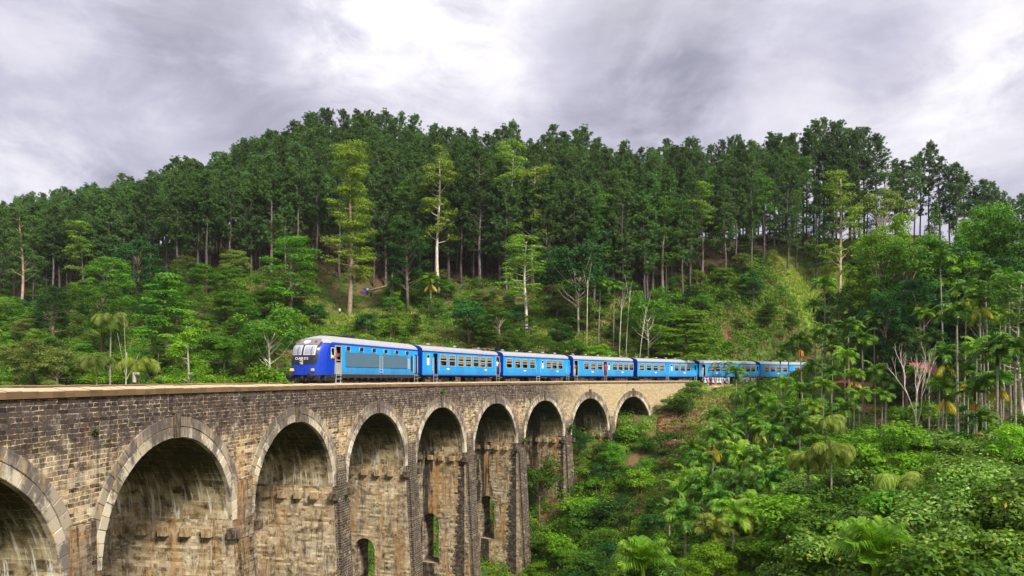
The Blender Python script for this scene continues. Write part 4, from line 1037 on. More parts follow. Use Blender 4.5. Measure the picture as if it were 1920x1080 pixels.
PAX = [(0, 828, 'blue', 'first'), (0, 873.7, 'white', 'fourth'), (0, 901.5, 'pink', 'sixth'), (1, 968.3, 'white', 'second'), (1, 994.8, 'maroon', 'fourth'), (1, 1048.4, 'red', 'last'), (2, 1097.5, 'white', 'first'), (2, 1122, 'tan', 'third'), (2, 1182.6, 'maroon', 'last'), (3, 1227, 'white', 'third'), (3, 1278, 'white', 'second to last'), (4, 1344, 'white', 'second'), (4, 1390, 'tan', 'fifth')]
for ci, px, t, w_ in PAX: in_train(ci, px, -1.05, .98, top=t, bottom='navy', pose='phone', H=1.55, skin=random.choice((0, 1)), label='passenger in %s behind the %s window of the %s coach' % (t, w_, ['first', 'second', 'third', 'fourth', 'fifth'][ci]))
for ci, px, t in ((1, 1036.6, 'pink'), (2, 1110, 'pink'), (2, 1150, 'white'), (2, 1161, 'pink'), (3, 1202.8, 'pink'), (1, 1025, 'blue')):
    in_train(ci, px, -1.02, .95, top=t, bottom='navy', pose='phone', H=1.55, skin=1, label={1036.6: 'passenger in pink at the second to last window of the second coach', 1110: 'passenger in pink at the second window of the third coach', 1150: 'passenger in white leaning at the fourth window of the third coach', 1161: 'passenger in pink at the fifth window of the third coach', 1202.8: 'passenger in pink at the first window of the fourth coach', 1025: 'passenger in blue at the window beside the middle door of the second coach'}[px])
def in_loco(lx, dy, z, **kw):
    v = Matrix.Translation(loco.location) @ Matrix.Rotation(ang, 4, 'Z') @ Vector((lx, dy, z)); return person(v.x, v.y, v.z, ang + kw.pop('turn', 0), **kw)
in_loco(DOORX, -1.22, 1.20, top='maroon', bottom='black', pose='phone', H=1.7, skin=1, label='crewman in dark shirt looking out of the cab door of the locomotive')
in_loco(xb + .27, -1.26, 1.15, top='yellow', bottom='black', pose='phone', H=1.55, skin=2, label='driver in dark and yellow leaning from the cab side window')
gp = 'people waiting beside the track at the end of the viaduct'
crowd = [(1309, 'maroon', 'black', 'trousers', 'phone', 'person in dark maroon at the left end of the waiting group'), (1315, 'pink', 'pink', 'skirt', 'hold', 'person in pink second from the left end of the waiting group')]
wx = [1322, 1327, 1332, 1336.5, 1341, 1345.5, 1350, 1354, 1358.5, 1362.5, 1366]
for i, px in enumerate(wx):
    crowd.append((px, 'white', 'white' if i != 8 else 'navy', 'skirt' if i % 3 != 1 else 'trousers', ['stand', 'phone', 'stand', 'hold'][i % 4], ['first', 'second', 'third', 'fourth', 'fifth', 'sixth', 'seventh', 'eighth', 'ninth', 'tenth', 'eleventh'][i] + ' from left of the white uniformed children between parapet end and palm'))
for i, px in enumerate((1389.5, 1393, 1396.5, 1400.5, 1403.5)):
    crowd.append((px, 'white', 'white' if i in (0, 3) else 'purple', 'skirt' if i != 2 else 'trousers', 'stand', ['schoolchild in white just right of the dark palm by the track', 'schoolchild in white and purple between two others right of the dark palm', 'schoolchild in white shirt and purple trousers right of the dark palm', 'schoolchild in white dress near the right end of the second group', 'schoolchild in white top and purple skirt ending the second group'][i]))
crowd += [(1415, 'pink', 'tan', 'trousers', 'stand', 'adult in pale pink and tan standing apart beside the fifth coach'), (1487, 'tan', 'purple', 'trousers', 'stand', 'adult with pale bag standing among the palms by the last coach')]
for px, t, bo, kd, po, lab in crowd:
    n = random.uniform(-.9, .5); s = max(98.2 + (px - 1309) * .05 if px < 1320 else 0, s_at(px, n, 96, 150)); x, y, _ = PT(s, n, 0)
    person(x, y, max(gz(x, y), -1.2) + .03, random.uniform(-.9, .9) + math.pi * (random.random() < .3), t, bo, po, random.uniform(1.45, 1.62), random.choice((0, 1)), lab, gp, kd)
for px, D, t, bo, po, lab in ((637, 136, 'white', 'black', 'stand', 'lone man in white shirt and black trousers left of the tall tree foot'), (680, 147, 'red', 'blue', 'stand', 'walker in red top on the red earth path above the locomotive'), (684, 147, 'navy', 'blue', 'stand', 'walker in navy top on the red earth path above the locomotive'), (689, 147, 'white', 'navy', 'stand', 'walker in white top on the red earth path above the locomotive'),
                              (696, 146, 'purple', 'black', 'stand', 'walker in purple top on the red earth path above the locomotive'), (703, 145.5, 'pink', 'red', 'stand', 'walker in pink top and red trousers on the red earth path'), (739, 141, 'white', 'black', 'stand', 'person in white between slim pale trunks right of the red path')):
    x, y = at(px, D); person(x, y, gz(x, y), .5, t, bo, po, 1.65, 1, lab, 'walkers on the red hillside path' if px > 660 and px < 720 else None)
# small cream marker post on the far parapet
sp = s_at(252, WID - .25, -10, 30); b = MB(); x, y, z = PT(sp, WID - .25, -.31)
mp = empty('marker_post', (x, y, z), math.pi / 2 - theta(sp) + 1.2, 'small cream coloured stone marker post with side arm on the far parapet', 'marker post')
b.box((0, 0, .05), (.14, .14, .12), None, 0, .01); b.build('base', M['black'], mp)
b = MB(); b.box((0, 0, .38), (.15, .15, .56), None, 0, .015); b.build('post', M['frame'], mp)
b = MB(); b.box((-.20, 0, .60), (.42, .12, .12), None, 0, .015); b.build('arm', M['frame'], mp)
# ------------------------------------------------ plants
def unit(v): return v / (np.linalg.norm(v, axis=-1, keepdims=True) + 1e-9)
def leaves(C_, Nrm, ln, wd, tilt=.5, rng=rs, droop=0.0, along=None):
    """diamond leaves: centres, preferred normals, length, width"""
    n = len(C_); nr = unit(Nrm + rng.normal(0, tilt, (n, 3)))
    t = rng.normal(0, 1, (n, 3)) if along is None else along + rng.normal(0, .25, (n, 3))
    t = unit(t - nr * (t * nr).sum(1, keepdims=True)); t[:, 2] -= droop; t = unit(t)
    s = np.cross(nr, t)
    L = (ln * rng.uniform(.7, 1.3, (n, 1))); Wd = (wd * rng.uniform(.7, 1.3, (n, 1)))
    a = C_ - t * L / 2; c = C_ + t * L / 2; m = C_ - t * L * .08 + nr * L * .05
    return np.stack([a, m + s * Wd / 2, c, m - s * Wd / 2], 1).reshape(-1, 3)
def blob(c, r, n, ln, wd, rng=rs, up=.35, tilt=.5, hollow=.55):
    d = unit(rng.normal(0, 1, (n, 3))); d[:, 2] = np.where(d[:, 2] < -.35, -d[:, 2] * .6, d[:, 2]); d = unit(d)
    rad = rng.uniform(hollow, 1.05, (n, 1)) ** .6
    lump = 1 + .22 * np.sin(d[:, :1] * 5 + c[0]) * np.sin(d[:, 1:2] * 4 + c[1]) + .12 * np.sin(d[:, 2:3] * 9 + d[:, :1] * 7)
    P = np.asarray(c) + d * np.asarray(r) * rad * lump
    return leaves(P, d + np.array([0, 0, up]), ln, wd, tilt, rng)
PROTO = {}
def tree_mesh(kind, idx):
    """returns (trunk mesh, crown mesh, height, extra) at real size"""
    rng = np.random.RandomState(100 + idx * 17 + sum(map(ord, kind))); rd = random.Random(idx * 31 + sum(map(ord, kind)))
    t = MB(); L = []
    if kind == 'pine':
        H = 26.0; lean = rd.uniform(-.4, .4)
        P = lambda h: Vector((lean * (h / H) ** 2 + .12 * math.sin(h * .35 + idx), .1 * math.sin(h * .5 + idx * 2), h))
        t.tube([P(h) for h in np.linspace(-1.5, H - .6, 12)], [.27 - .22 * q for q in np.linspace(0, 1, 12)], 7)
        c0 = rd.uniform(.22, .55) * H
        nb = 78
        for k in range(nb):
            q = (k + rd.random()) / nb; h = c0 + (H - c0 - .3) * q ** .9
            ln = (3.3 * (1 - q) ** .55 * (.7 + .3 * min(1, q * 4)) + .5) * rd.uniform(.65, 1.15) * (1 if q > .15 else .75); a = rd.uniform(0, 6.283); up = -.05 + .75 * q
            b0 = P(h); d = Vector((math.cos(a), math.sin(a), up)).normalized(); b1 = b0 + d * ln * .6; b2 = b0 + d * ln + Vector((0, 0, .25 * ln))
            t.tube([b0, b1, b2], [.07, .045, .02], 4, False)
            for m in range(int(4 + 5 * ln / 3)):
                f = rd.uniform(.35, 1.05); cc = np.array(b0 + (b2 - b0) * f) + rng.normal(0, .30, 3)
                nn = 22; dd = unit(rng.normal(0, 1, (nn, 3)) + np.array([0, 0, .7])); Cn = cc + dd * .24
                L.append(leaves(Cn, unit(rng.normal(0, 1, (nn, 3))), (.46), .095, .2, rng, along=dd * 2))
        for k in range(6):
            h = rd.uniform(.25, .42) * H; a = rd.uniform(0, 6.28); t.tube([P(h), P(h) + Vector((math.cos(a), math.sin(a), -.1)) * rd.uniform(.5, 1.6)], [.04, .01], 4, False)
        return t, np.concatenate(L), H
    if kind == 'broad':
        H = 9.0; n = 34
        t.tube([(0, 0, -1), (.1, 0, 2.0), (.2, .1, 4.2)], [.26, .20, .14], 8)
        for k in range(n):
            u = rd.random(); a = rd.uniform(0, 6.283); z = 3.2 + 5.2 * u; rr = 3.2 * math.sqrt(max(.05, 1 - ((u - .38) / .68) ** 2)) * rd.uniform(.45, 1.0)
            c = (rr * math.cos(a), rr * math.sin(a), z); r = rd.uniform(.85, 1.5)
            if k % 2 == 0: t.tube([(.15, .05, 3.4), (c[0] * .5, c[1] * .5, (3.4 + c[2]) / 2), c], [.09, .06, .025], 5, False)
            L.append(blob(c, (r, r, r * .72), 330, .25, .14, rng, .5))
        return t, np.concatenate(L), H
    if kind == 'tall':                                                              # big full crowned forest tree
        H = 18.0; n = 64
        t.tube([(0, 0, -1.5), (.1, 0, 4.0), (.3, .1, 9), (.2, .2, 14)], [.36, .30, .22, .10], 9)
        for k in range(n):
            u = (k + rd.random()) / n; a = rd.uniform(0, 6.283); z = 4.6 + 12.6 * u; rr = 3.9 * math.sqrt(max(.04, 1 - ((u - .36) / .70) ** 2)) * rd.uniform(.5, 1.0)
            c = (rr * math.cos(a), rr * math.sin(a), z); r = rd.uniform(.8, 1.5)
            if k % 2 == 0: t.tube([(.15, .05, z * .75), (c[0] * .5, c[1] * .5, z * .9), c], [.10, .07, .025], 5, False)
            L.append(blob(c, (r, r, r * .7), 260, .27, .15, rng, .6))
        return t, np.concatenate(L), H
    if kind == 'euc':
        H = 22.0; P = lambda h: Vector((.25 * math.sin(h * .22 + idx * 1.7), .2 * math.sin(h * .3 + idx), h))
        t.tube([P(h) for h in np.linspace(-1, H * .9, 12)], [.30 - .24 * q for q in np.linspace(0, 1, 12)], 8)
        for k in range(26):
            q = (k + rd.random()) / 26; h = H * (.34 + .62 * q); a = rd.uniform(0, 6.283); ln = (3.0 * (1 - .5 * q)) * rd.uniform(.5, 1.1); 
            b0 = P(h * .93); tip = b0 + Vector((math.cos(a) * ln, math.sin(a) * ln, ln * rd.uniform(.3, .8)))
            t.tube([b0, b0 + (tip - b0) * .5 + Vector((0, 0, -.15)), tip], [.085, .055, .02], 5, False)
            for m in range(3):
                c = np.array(tip) + rng.normal(0, .55, 3); r = rd.uniform(.65, 1.15)
                L.append(blob(c, (r * 1.15, r * 1.15, r * .55), 120, .28, .12, rng, .8, .45))
        return t, np.concatenate(L), H
    if kind == 'layered':                                                           # tall tree with foliage in flat plates down its whole height
        H = 32.0; P = lambda h: Vector((.3 * math.sin(h * .12), .2 * math.sin(h * .2), h))
        t.tube([P(h) for h in np.linspace(-1, H * .96, 14)], [.48 - .40 * q for q in np.linspace(0, 1, 14)], 9)
        for k in range(64):
            q = (k + rd.random()) / 64; h = H * (.20 + .77 * q); a = rd.uniform(0, 6.283); w_ = 4.6 * (1 - .35 * q) * (.62 if .60 < q < .72 else 1) * (1 if q < .9 else .75); ln = w_ * rd.uniform(.5, 1.0)
            b0 = P(h); tip = b0 + Vector((math.cos(a) * ln, math.sin(a) * ln, ln * (.15 + .5 * q)))
            t.tube([b0, (b0 + tip) / 2 + Vector((0, 0, -.1)), tip], [.09, .06, .02], 5, False)
            for m in range(5):
                c = np.array(b0 + (tip - b0) * rd.uniform(.45, 1.05)) + rng.normal(0, .5, 3) * (1, 1, .4); r = rd.uniform(.75, 1.35)
                L.append(blob(c, (r * 1.3, r * 1.3, r * .48), 95, .32, .13, rng, 1.0, .4))
        return t, np.concatenate(L), H
    if kind == 'umbrella':
        H = 10.0; t.tube([(0, 0, -1), (0, 0, 3), (.1, 0, 5.2)], [.22, .18, .15], 8)
        for k in range(14):
            a = k / 14 * 6.283 + rd.uniform(-.2, .2); ln = rd.uniform(1.2, 3.8); tip = Vector((math.cos(a) * ln, math.sin(a) * ln, 9.0 - .10 * ln * ln + rd.uniform(-1.4, .3)))
            t.tube([(0.1, 0, 4.8), (tip.x * .4, tip.y * .4, 6.6), tip], [.11, .07, .025], 5, False)
            for m in range(3):
                r = rd.uniform(.7, 1.1); L.append(blob(np.array(tip) + rng.normal(0, .4, 3) * (1, 1, .3), (r * 1.2, r * 1.2, r * .38), 80, .34, .14, rng, .9, .4))
        return t, np.concatenate(L), H
    if kind == 'cypress':
        H = 8.0; t.tube([(0, 0, -1), (0, 0, H * .9)], [.16, .04], 7)
        for k in range(34):
            q = k / 34; r = (1.7 * (1 - q) + .25); a = rd.uniform(0, 6.283); L.append(blob((.62 * r * math.cos(a), .62 * r * math.sin(a), .7 + q * 7.1), (r * .55, r * .55, .6), 90, .30, .12, rng, .8, .4))
        return t, np.concatenate(L), H
    if kind == 'terraced':                                                          # layered fan-shaped lime crown
        H = 9.0; t.tube([(0, 0, -1), (.2, 0, 5), (0, 0, 8)], [.22, .14, .05], 7)
        for k in range(40):
            q = (k + rd.random()) / 40; r_ = 3.6 * (1 - q) ** .8 + .4; a = rd.uniform(0, 6.283); rr = r_ * rd.uniform(.4, 1.0); z = 2.5 + 6.2 * q + .5 * math.floor(q * 8) / 8
            t.tube([(.1, 0, z - .5), (rr * math.cos(a), rr * math.sin(a), z)], [.05, .015], 4, False)
            L.append(blob((rr * math.cos(a), rr * math.sin(a), z), (1.15, 1.15, .28), 170, .27, .14, rng, 1.4, .35))
        return t, np.concatenate(L), H
    if kind in ('shrub', 'nearshrub'):
        H = 3.2 if kind == 'shrub' else 3.6; n = 12 if kind == 'shrub' else 34; lf = (.19, .11) if kind == 'shrub' else (.15, .085)
        for k in range(5 if kind == 'shrub' else 12): a = rd.uniform(0, 6.28); t.tube([(0, 0, -.6), (.5 * math.cos(a), .5 * math.sin(a), 1.2), (1.1 * math.cos(a), 1.1 * math.sin(a), 2.3)], [.06, .04, .015], 5, False)
        for k in range(n):
            u = rd.random(); a = rd.uniform(0, 6.283); rr = 1.75 * math.sqrt(max(.08, 1 - (u / 1.15) ** 2)) * rd.uniform(.25, 1.0); r = rd.uniform(.55, .95) if kind == 'shrub' else rd.uniform(.34, .66)
            L.append(blob((rr * math.cos(a), rr * math.sin(a), .5 + (H - 1.2) * u), (r, r, r * .75), 200 if kind == 'shrub' else 240, lf[0], lf[1], rng, .5))
        return t, np.concatenate(L), H
    if kind == 'sparse':                                                            # white trunk, small open crown
        H = 9.0; t.tube([(0, 0, -1), (.1, 0, 3), (-.1, .1, 5.5)], [.13, .10, .07], 8)
        for k in range(18):
            a = rd.uniform(0, 6.283); z0 = rd.uniform(2.4, 5.4); ln = rd.uniform(1.4, 3.2); tip = Vector((math.cos(a) * ln, math.sin(a) * ln, z0 + rd.uniform(1.4, 3.4)))
            mid = Vector((tip.x * .5, tip.y * .5, z0 + (tip.z - z0) * .35)); t.tube([(0, 0, z0), mid, tip], [.05, .03, .012], 6, False)
            for m in range(3): r = rd.uniform(.6, 1.05); L.append(blob(np.array(tip) + rng.normal(0, .5, 3), (r * 1.2, r * 1.2, r * .65), 130, .24, .13, rng, .7, .45))
        return t, np.concatenate(L), H
def get_tree(kind, idx, lm, bk):
    key = (kind, idx, lm, bk)
    if key not in PROTO:
        base = (kind, idx)
        if base not in PROTO: PROTO[base] = tree_mesh(kind, idx)
        t, Lv, H = PROTO[base]
        tm = t.mesh('trunk', M[bk], True); cm = np_mesh('crown', Lv, 4, M[lm]); PROTO[key] = (tm, cm, H)
    return PROTO[key]
NAMES = dict(pine='pine_tree', tall='broadleaf_tree', broad='broadleaf_tree', euc='eucalyptus_tree', layered='tall_evergreen_tree', umbrella='umbrella_tree', cypress='cypress_tree', terraced='broadleaf_tree', shrub='shrub', nearshrub='shrub', sparse='pale_trunk_tree')
PLACED = []
def tree(kind, x, y, H, lm, bk, idx=None, label=None, group=None, wide=1.0, sink=0.0, z=None):
    idx = random.randrange({'pine': 6, 'broad': 5, 'euc': 3, 'tall': 3, 'shrub': 4, 'nearshrub': 4, 'sparse': 2}.get(kind, 1)) if idx is None else idx
    tm, cm, h0 = get_tree(kind, idx, lm, bk); s = H / h0
    z = gz(x, y) if z is None else z
    r = empty(NAMES[kind], (x, y, z - sink), random.uniform(0, 6.283), label, {'pine': 'pine tree', 'shrub': 'shrub', 'nearshrub': 'shrub', 'euc': 'eucalyptus tree'}.get(kind, 'tree'), group)
    r.scale = (s * wide, s * wide, s); link('stems' if 'shrub' in kind else 'trunk', tm, r); link('foliage' if 'shrub' in kind else 'crown', cm, r)
    PLACED.append((r, kind, lm, 960 + F * x / y if y > 1 else -999, y, s * h0, z)); return r
def tpx(kind, px, D, ytop, lm, bk, label, group=None, idx=None, wide=1.0, ybase=None):
    x, y = at(px, D); z = gz(x, y); H = zpx(ytop, D) - z
    if kind == 'broad' and H > 9.5: kind, idx, wide = 'tall', None, wide * 1.1
    return tree(kind, x, y, max(H, 1.0), lm, bk, idx, label, group, wide * 1.0, 0, z)

# --- palms
def frond(b, base, az, el, ln, dr, nl, lw, ll, rng, fold=.5, twist=0.0):
    """one pinnate frond: arching rib with leaflets to both sides"""
    pts = []; p = Vector(base); e = el; n = 9
    for i in range(n + 1):
        pts.append(p.copy()); d = Vector((math.cos(az) * math.cos(e), math.sin(az) * math.cos(e), math.sin(e))); p = p + d * (ln / n); e -= dr / n * (.5 + 1.0 * i / n)
    b.tube(pts, [.035 * ln / 2 * (1 - .8 * i / n) for i in range(n + 1)], 4, False, 1)
    side0 = Vector((-math.sin(az), math.cos(az), 0))
    for i in range(nl):
        f = .14 + .86 * (i + .5) / nl; q = f * n; k = min(int(q), n - 1); c = pts[k].lerp(pts[k + 1], q - k); t = (pts[k + 1] - pts[k]).normalized(); up = side0.cross(t); up = -up if up.z < 0 else up
        l_ = ll * (math.sin(math.pi * min(1, .18 + .82 * f)) ** .6 * .75 + .25) * rng.uniform(.85, 1.15)
        for sg in (-1, 1):
            d = (side0 * sg * 1.0 + t * .75 + up * (fold + rng.uniform(-.15, .15))).normalized()
            m = c + d * l_ * .5; tip = c + d * l_ * .9 + Vector((0, 0, -l_ * (.30 + .25 * rng.random()))); wv = t * lw * .5
            b.quad([c - wv * .6, c + wv * .6, m + wv, m - wv], None, 0); b.quad([m - wv, m + wv, tip + wv * .15, tip - wv * .15], None, 0)
PALM = {}
def palm_crown(kind, idx, lm):
    key = (kind, idx, lm)
    if key in PALM: return PALM[key]
    rng = np.random.RandomState(idx * 7 + 5); b = MB()
    cfg = dict(areca=(13, 1.7, 2.0, 19, .095, .66, .25), fan=(19, 1.7, 1.15, 26, .055, .95, .30), droop=(12, 2.2, 2.5, 26, .06, .85, -.7), young=(7, 1.5, 1.2, 12, .14, .6, .4))[kind]
    nf, ln, dr, nl, lw, ll, fold = cfg
    for k in range(nf):
        q = k / nf; az = k * 2.399 + rng.uniform(-.25, .25); el = (1.35 - 1.25 * q) + rng.uniform(-.12, .12)
        if kind == 'droop': el = .9 - .7 * q
        if kind == 'fan': el = 1.5 - 1.05 * q
        frond(b, (0, 0, -.05 + .15 * (1 - q)), az, el, ln * rng.uniform(.85, 1.1), dr * rng.uniform(.8, 1.2), nl, lw, ll, rng, fold)
    b.tube([(0, 0, -.75), (0, 0, -.4), (0, 0, .15)], [.10, .12, .05], 7, True, 1)
    PALM[key] = b.mesh('crown', [M[lm], M[lm]]); return PALM[key]
def palm_extra(kind):
    key = ('x', kind)
    if key in PALM: return PALM[key]
    rng = np.random.RandomState(3); b = MB()
    if kind == 'deadfrond':
        for k in range(3): frond(b, (0, 0, -.3), k * 1.9 + .4, -.5, 1.6, 1.0, 12, .12, .5, rng, -.6)
    else:
        for k in range(26):
            a = rng.uniform(0, 6.283); b.tube([(0, 0, -.6), (.25 * math.cos(a), .25 * math.sin(a), -.8), (.32 * math.cos(a), .32 * math.sin(a), -1.35)], [.02, .05, .03], 5, False)
    PALM[key] = b.mesh(kind, [M['deadfrond' if kind == 'deadfrond' else 'orange']] * 2); return PALM[key]
_b = MB(); _b.tube([(0, 0, -.08), (.015, 0, .3), (-.01, .01, .7), (0, 0, 1.0)], [.10, .08, .07, .06], 8, False)
PTRUNK = _b.mesh('trunk', M['palmbark'], True)
NP_ = [0]
def palm(x, y, h, s=1.0, kind='areca', lm='palm', label=None, group='slender palms around the far end of the viaduct', extra=None, z=None, nm='palm_tree'):
    z = gz(x, y) if z is None else z
    r = empty(nm, (x, y, z), 0, label, 'palm tree', group)
    t = link('trunk', PTRUNK, r); t.scale = (s, s, h); lx, ly = random.uniform(-.03, .03), random.uniform(-.03, .03)
    r.rotation_euler = (lx, ly, random.uniform(0, 6.283))
    c = link('crown', palm_crown(kind, random.randrange(3), lm), r); c.location = (0, 0, h); c.scale = (s, s, s); c.rotation_euler = (0, 0, random.uniform(0, 6.28))
    if extra: e = link({'deadfrond': 'dead_frond', 'fruit': 'fruit_bunch'}[extra], palm_extra(extra), r); e.location = (0, 0, h - .3 * s); e.scale = (s, s, s)
    return r
def ppx(px, yc, D, s=1.0, **k):
    x, y = at(px, D); z = gz(x, y); h = zpx(yc, D) - z
    return palm(x, y, max(h, .8), s, z=z, **k)
# --- banana plants
def banana_mesh(idx):
    rng = np.random.RandomState(idx + 40); rd = random.Random(idx + 4); b = MB()
    b.tube([(0, 0, -.5), (0, 0, 1.0), (0, 0, 1.7)], [.14, .11, .07], 8, True, 1)
    for k in range(9):
        az = k * 2.4 + rd.uniform(-.3, .3); e = rd.uniform(.75, 1.4) if k < 6 else rd.uniform(.3, .7); ln = rd.uniform(1.6, 2.2); dr = rd.uniform(.5, 1.6); p = Vector((0, 0, 1.6)); n = 9; rows = []
        sd_ = Vector((-math.sin(az), math.cos(az), 0))
        for i in range(n + 1):
            f = i / n; d = Vector((math.cos(az) * math.cos(e), math.sin(az) * math.cos(e), math.sin(e))); w_ = .30 * max(0, math.sin(math.pi * min(1, max(0, (f - .12) / .88)))) ** .6 + .015
            upv = sd_.cross(d); upv = -upv if upv.z < 0 else upv; j = rd.uniform(-.03, .03)
            rows.append([p - sd_ * (w_ + j) + upv * w_ * .35, p.copy(), p + sd_ * (w_ - j) + upv * w_ * .35]); p = p + d * ln / n; e -= dr / n * (.3 + 1.4 * f)
        b.grid(rows, None, 0)
    return b
BAN = []
def banana(x, y, s, label, group='banana plants on the slope', z=None):
    if not BAN:
        for i in range(3): BAN.append(banana_mesh(i).mesh('leaves', [M['banana'], M['tanbark']]))
    r = empty('banana_plant', (x, y, gz(x, y) if z is None else z), random.uniform(0, 6.28), label, 'banana plant', group); r.scale = (s, s, s)
    link('leaves', random.choice(BAN), r); return r

# --- the pine wood ---------------------------------------------------------
SKY = [(-60, 365), (0, 365), (100, 355), (200, 330), (300, 325), (330, 295), (400, 285), (450, 262), (530, 222), (600, 203), (700, 200), (800, 228), (900, 238), (1000, 243), (1100, 250), (1200, 268), (1290, 255), (1400, 243), (1470, 233), (1570, 210), (1640, 243), (1690, 292), (1715, 285), (1745, 266), (1790, 298), (1830, 335), (1870, 348), (1920, 362), (1990, 370)]
BASE = [(-60, 150), (0, 150), (250, 150), (400, 147), (560, 146), (700, 150), (850, 147), (1000, 143), (1150, 136), (1280, 142), (1400, 147), (1475, 148), (1540, 152), (1600, 154), (1740, 152), (1900, 150)]
sx, sy_ = zip(*SKY); bx_, by_ = zip(*BASE)
RIDGE = [(-60, 255), (0, 250), (200, 240), (300, 218), (450, 205), (900, 203), (1100, 194), (1300, 180), (1500, 172), (1650, 164), (1740, 158), (1850, 156), (1960, 156)]
rx_, ry_ = zip(*RIDGE)
pts = []; tries = 0
rp_ = random.Random(5)
def far_ok(x, y, m, P_=None): return all((x - q[0]) ** 2 + (y - q[1]) ** 2 > m * m for q in (P_ if P_ is not None else pts))
for px in np.arange(-40, 1960, 17):                                                  # a full rank along the ridge makes the skyline
    p = px + rp_.uniform(-6, 6); D = float(np.interp(p, rx_, ry_)) - rp_.uniform(0, 6)
    x, y = at(p, D)
    if far_ok(x, y, 1.8): pts.append((x, y, p, D, 'ridge'))
for px in np.arange(-30, 1880, 30):                                                  # a looser rank along the lower edge shows its trunks
    p = px + rp_.uniform(-12, 12); D = float(np.interp(p, bx_, by_)) + rp_.uniform(0, 5)
    x, y = at(p, D)
    if 1490 < p < 1860 and D < 150: continue
    if far_ok(x, y, 2.2): pts.append((x, y, p, D, 'edge'))
while len(pts) < 292 and tries < 20000:
    tries += 1; p = rp_.uniform(-50, 1900); D0, D1 = float(np.interp(p, bx_, by_)), float(np.interp(p, rx_, ry_))
    D = D0 + (D1 - D0) * rp_.random() ** .8
    if p > 1230 and D1 - D0 < 34 and rp_.random() < .35: continue
    x, y = at(p, D)
    if far_ok(x, y, 3.3): pts.append((x, y, p, D, 'mid'))
LAND = [(70, 'at the left edge'), (170, 'above the left parapet end'), (290, 'above the marker post'), (400, 'right of the marker post'), (530, 'left of the locomotive'), (620, 'above the locomotive nose'), (700, 'behind the tall layered tree'), (790, 'above the locomotive rear'), (865, 'by the forked eucalyptus'), (940, 'above the first coach'), (1020, 'by the paired eucalyptus trees'), (1072, 'above the second coach'), (1194, 'above the third coach'), (1310, 'above the fourth coach'), (1430, 'above the fifth coach'), (1530, 'above the last coach'), (1620, 'by the slim yellow green tree'), (1700, 'behind the umbrella shaped tree'), (3000, 'over the grassy knoll')]
def land(px): return next(n for l, n in LAND if px < l)
for (x, y, p, D, wh) in pts:
    z = gz(x, y); top = zpx(float(np.interp(p, sx, sy_)), D) - z
    if wh == 'ridge': H = top * rp_.uniform(.90, 1.0) if rp_.random() < .8 else top * 1.03
    else: H = min(rp_.uniform(21, 29), top * rp_.uniform(.80, .96))
    H = max(9, min(34, H)) * rp_.uniform(.90, 1.04)
    lab = '%s pine %s' % ({'ridge': 'skyline', 'edge': 'front row', 'mid': 'inner'}[wh], land(p))
    if wh != 'ridge' and rp_.random() < .16 and H < 27:
        tree('euc', x, y, H * .95, rp_.choice(['pine', 'broad', 'euc']), 'pinebark', None, lab.replace('pine', 'leafy tree among the pines'), 'taller leafy trees inside the pine wood', 1.1, z=z); continue
    tree('pine', x, y, H, 'pine', 'pinebark', None, lab, 'pines of the wood on the hill', rp_.uniform(.85, 1.15) * (25 / H) ** .35 * (1.15 if p < 1230 else 1.0), z=z)

# --- trees one can tell apart ----------------------------------------------
tpx('layered', 655, 136, 268, 'euc2', 'tanbark', 'tallest yellow green tree, layered foliage all down its tan trunk, above the locomotive')
tpx('euc', 822, 147, 270, 'euc2', 'palebark', 'forked eucalyptus with bare white trunk above the first coach', None, 0)
tpx('euc', 962, 150, 254, 'euc', 'palebark', 'highest of the two close eucalyptus trees above the second coach', None, 1, .85)
tpx('euc', 1000, 146, 290, 'euc2', 'palebark', 'lower brighter one of the two close eucalyptus trees above the second coach', None, 2, .9)
tpx('euc', 985, 128, 434, 'euc', 'palebark', 'short bushy eucalyptus low on the slope above the second coach', None, 1, 1.5)
tpx('sparse', 1085, 130, 446, 'darkleaf', 'palebark', 'small blue green tree with thin pale stem above the third coach', None, 0, .9)
tpx('broad', 765, 137, 413, 'darkleaf', 'bark', 'very dark rounded broadleaf tree right of the tall layered tree')
tpx('euc', 1245, 143, 343, 'broad', 'bark', 'mid green leafy tree against the pine trunks above the fourth coach', None, 0, 1.15)
tpx('euc', 1112, 146, 338, 'broad', 'bark', 'dull green leafy tree against the pines above the third coach', None, 2, 1.2)
tpx('euc', 1575, 150, 306, 'euc', 'tanbark', 'slim yellow green tree standing before the pines right of the train', None, 1, .9)
tpx('umbrella', 1655, 151, 338, 'olive', 'palebark', 'flat topped umbrella shaped tree on the right of the ridge', None, None, .6)
tpx('cypress', 1752, 150, 378, 'broad', 'bark', 'small cone shaped conifer on the grassy knoll')
tpx('euc', 40, 140, 375, 'pine', 'tanbark', 'tall tree with long bare pale trunk near the left edge', None, 2, 1.0)
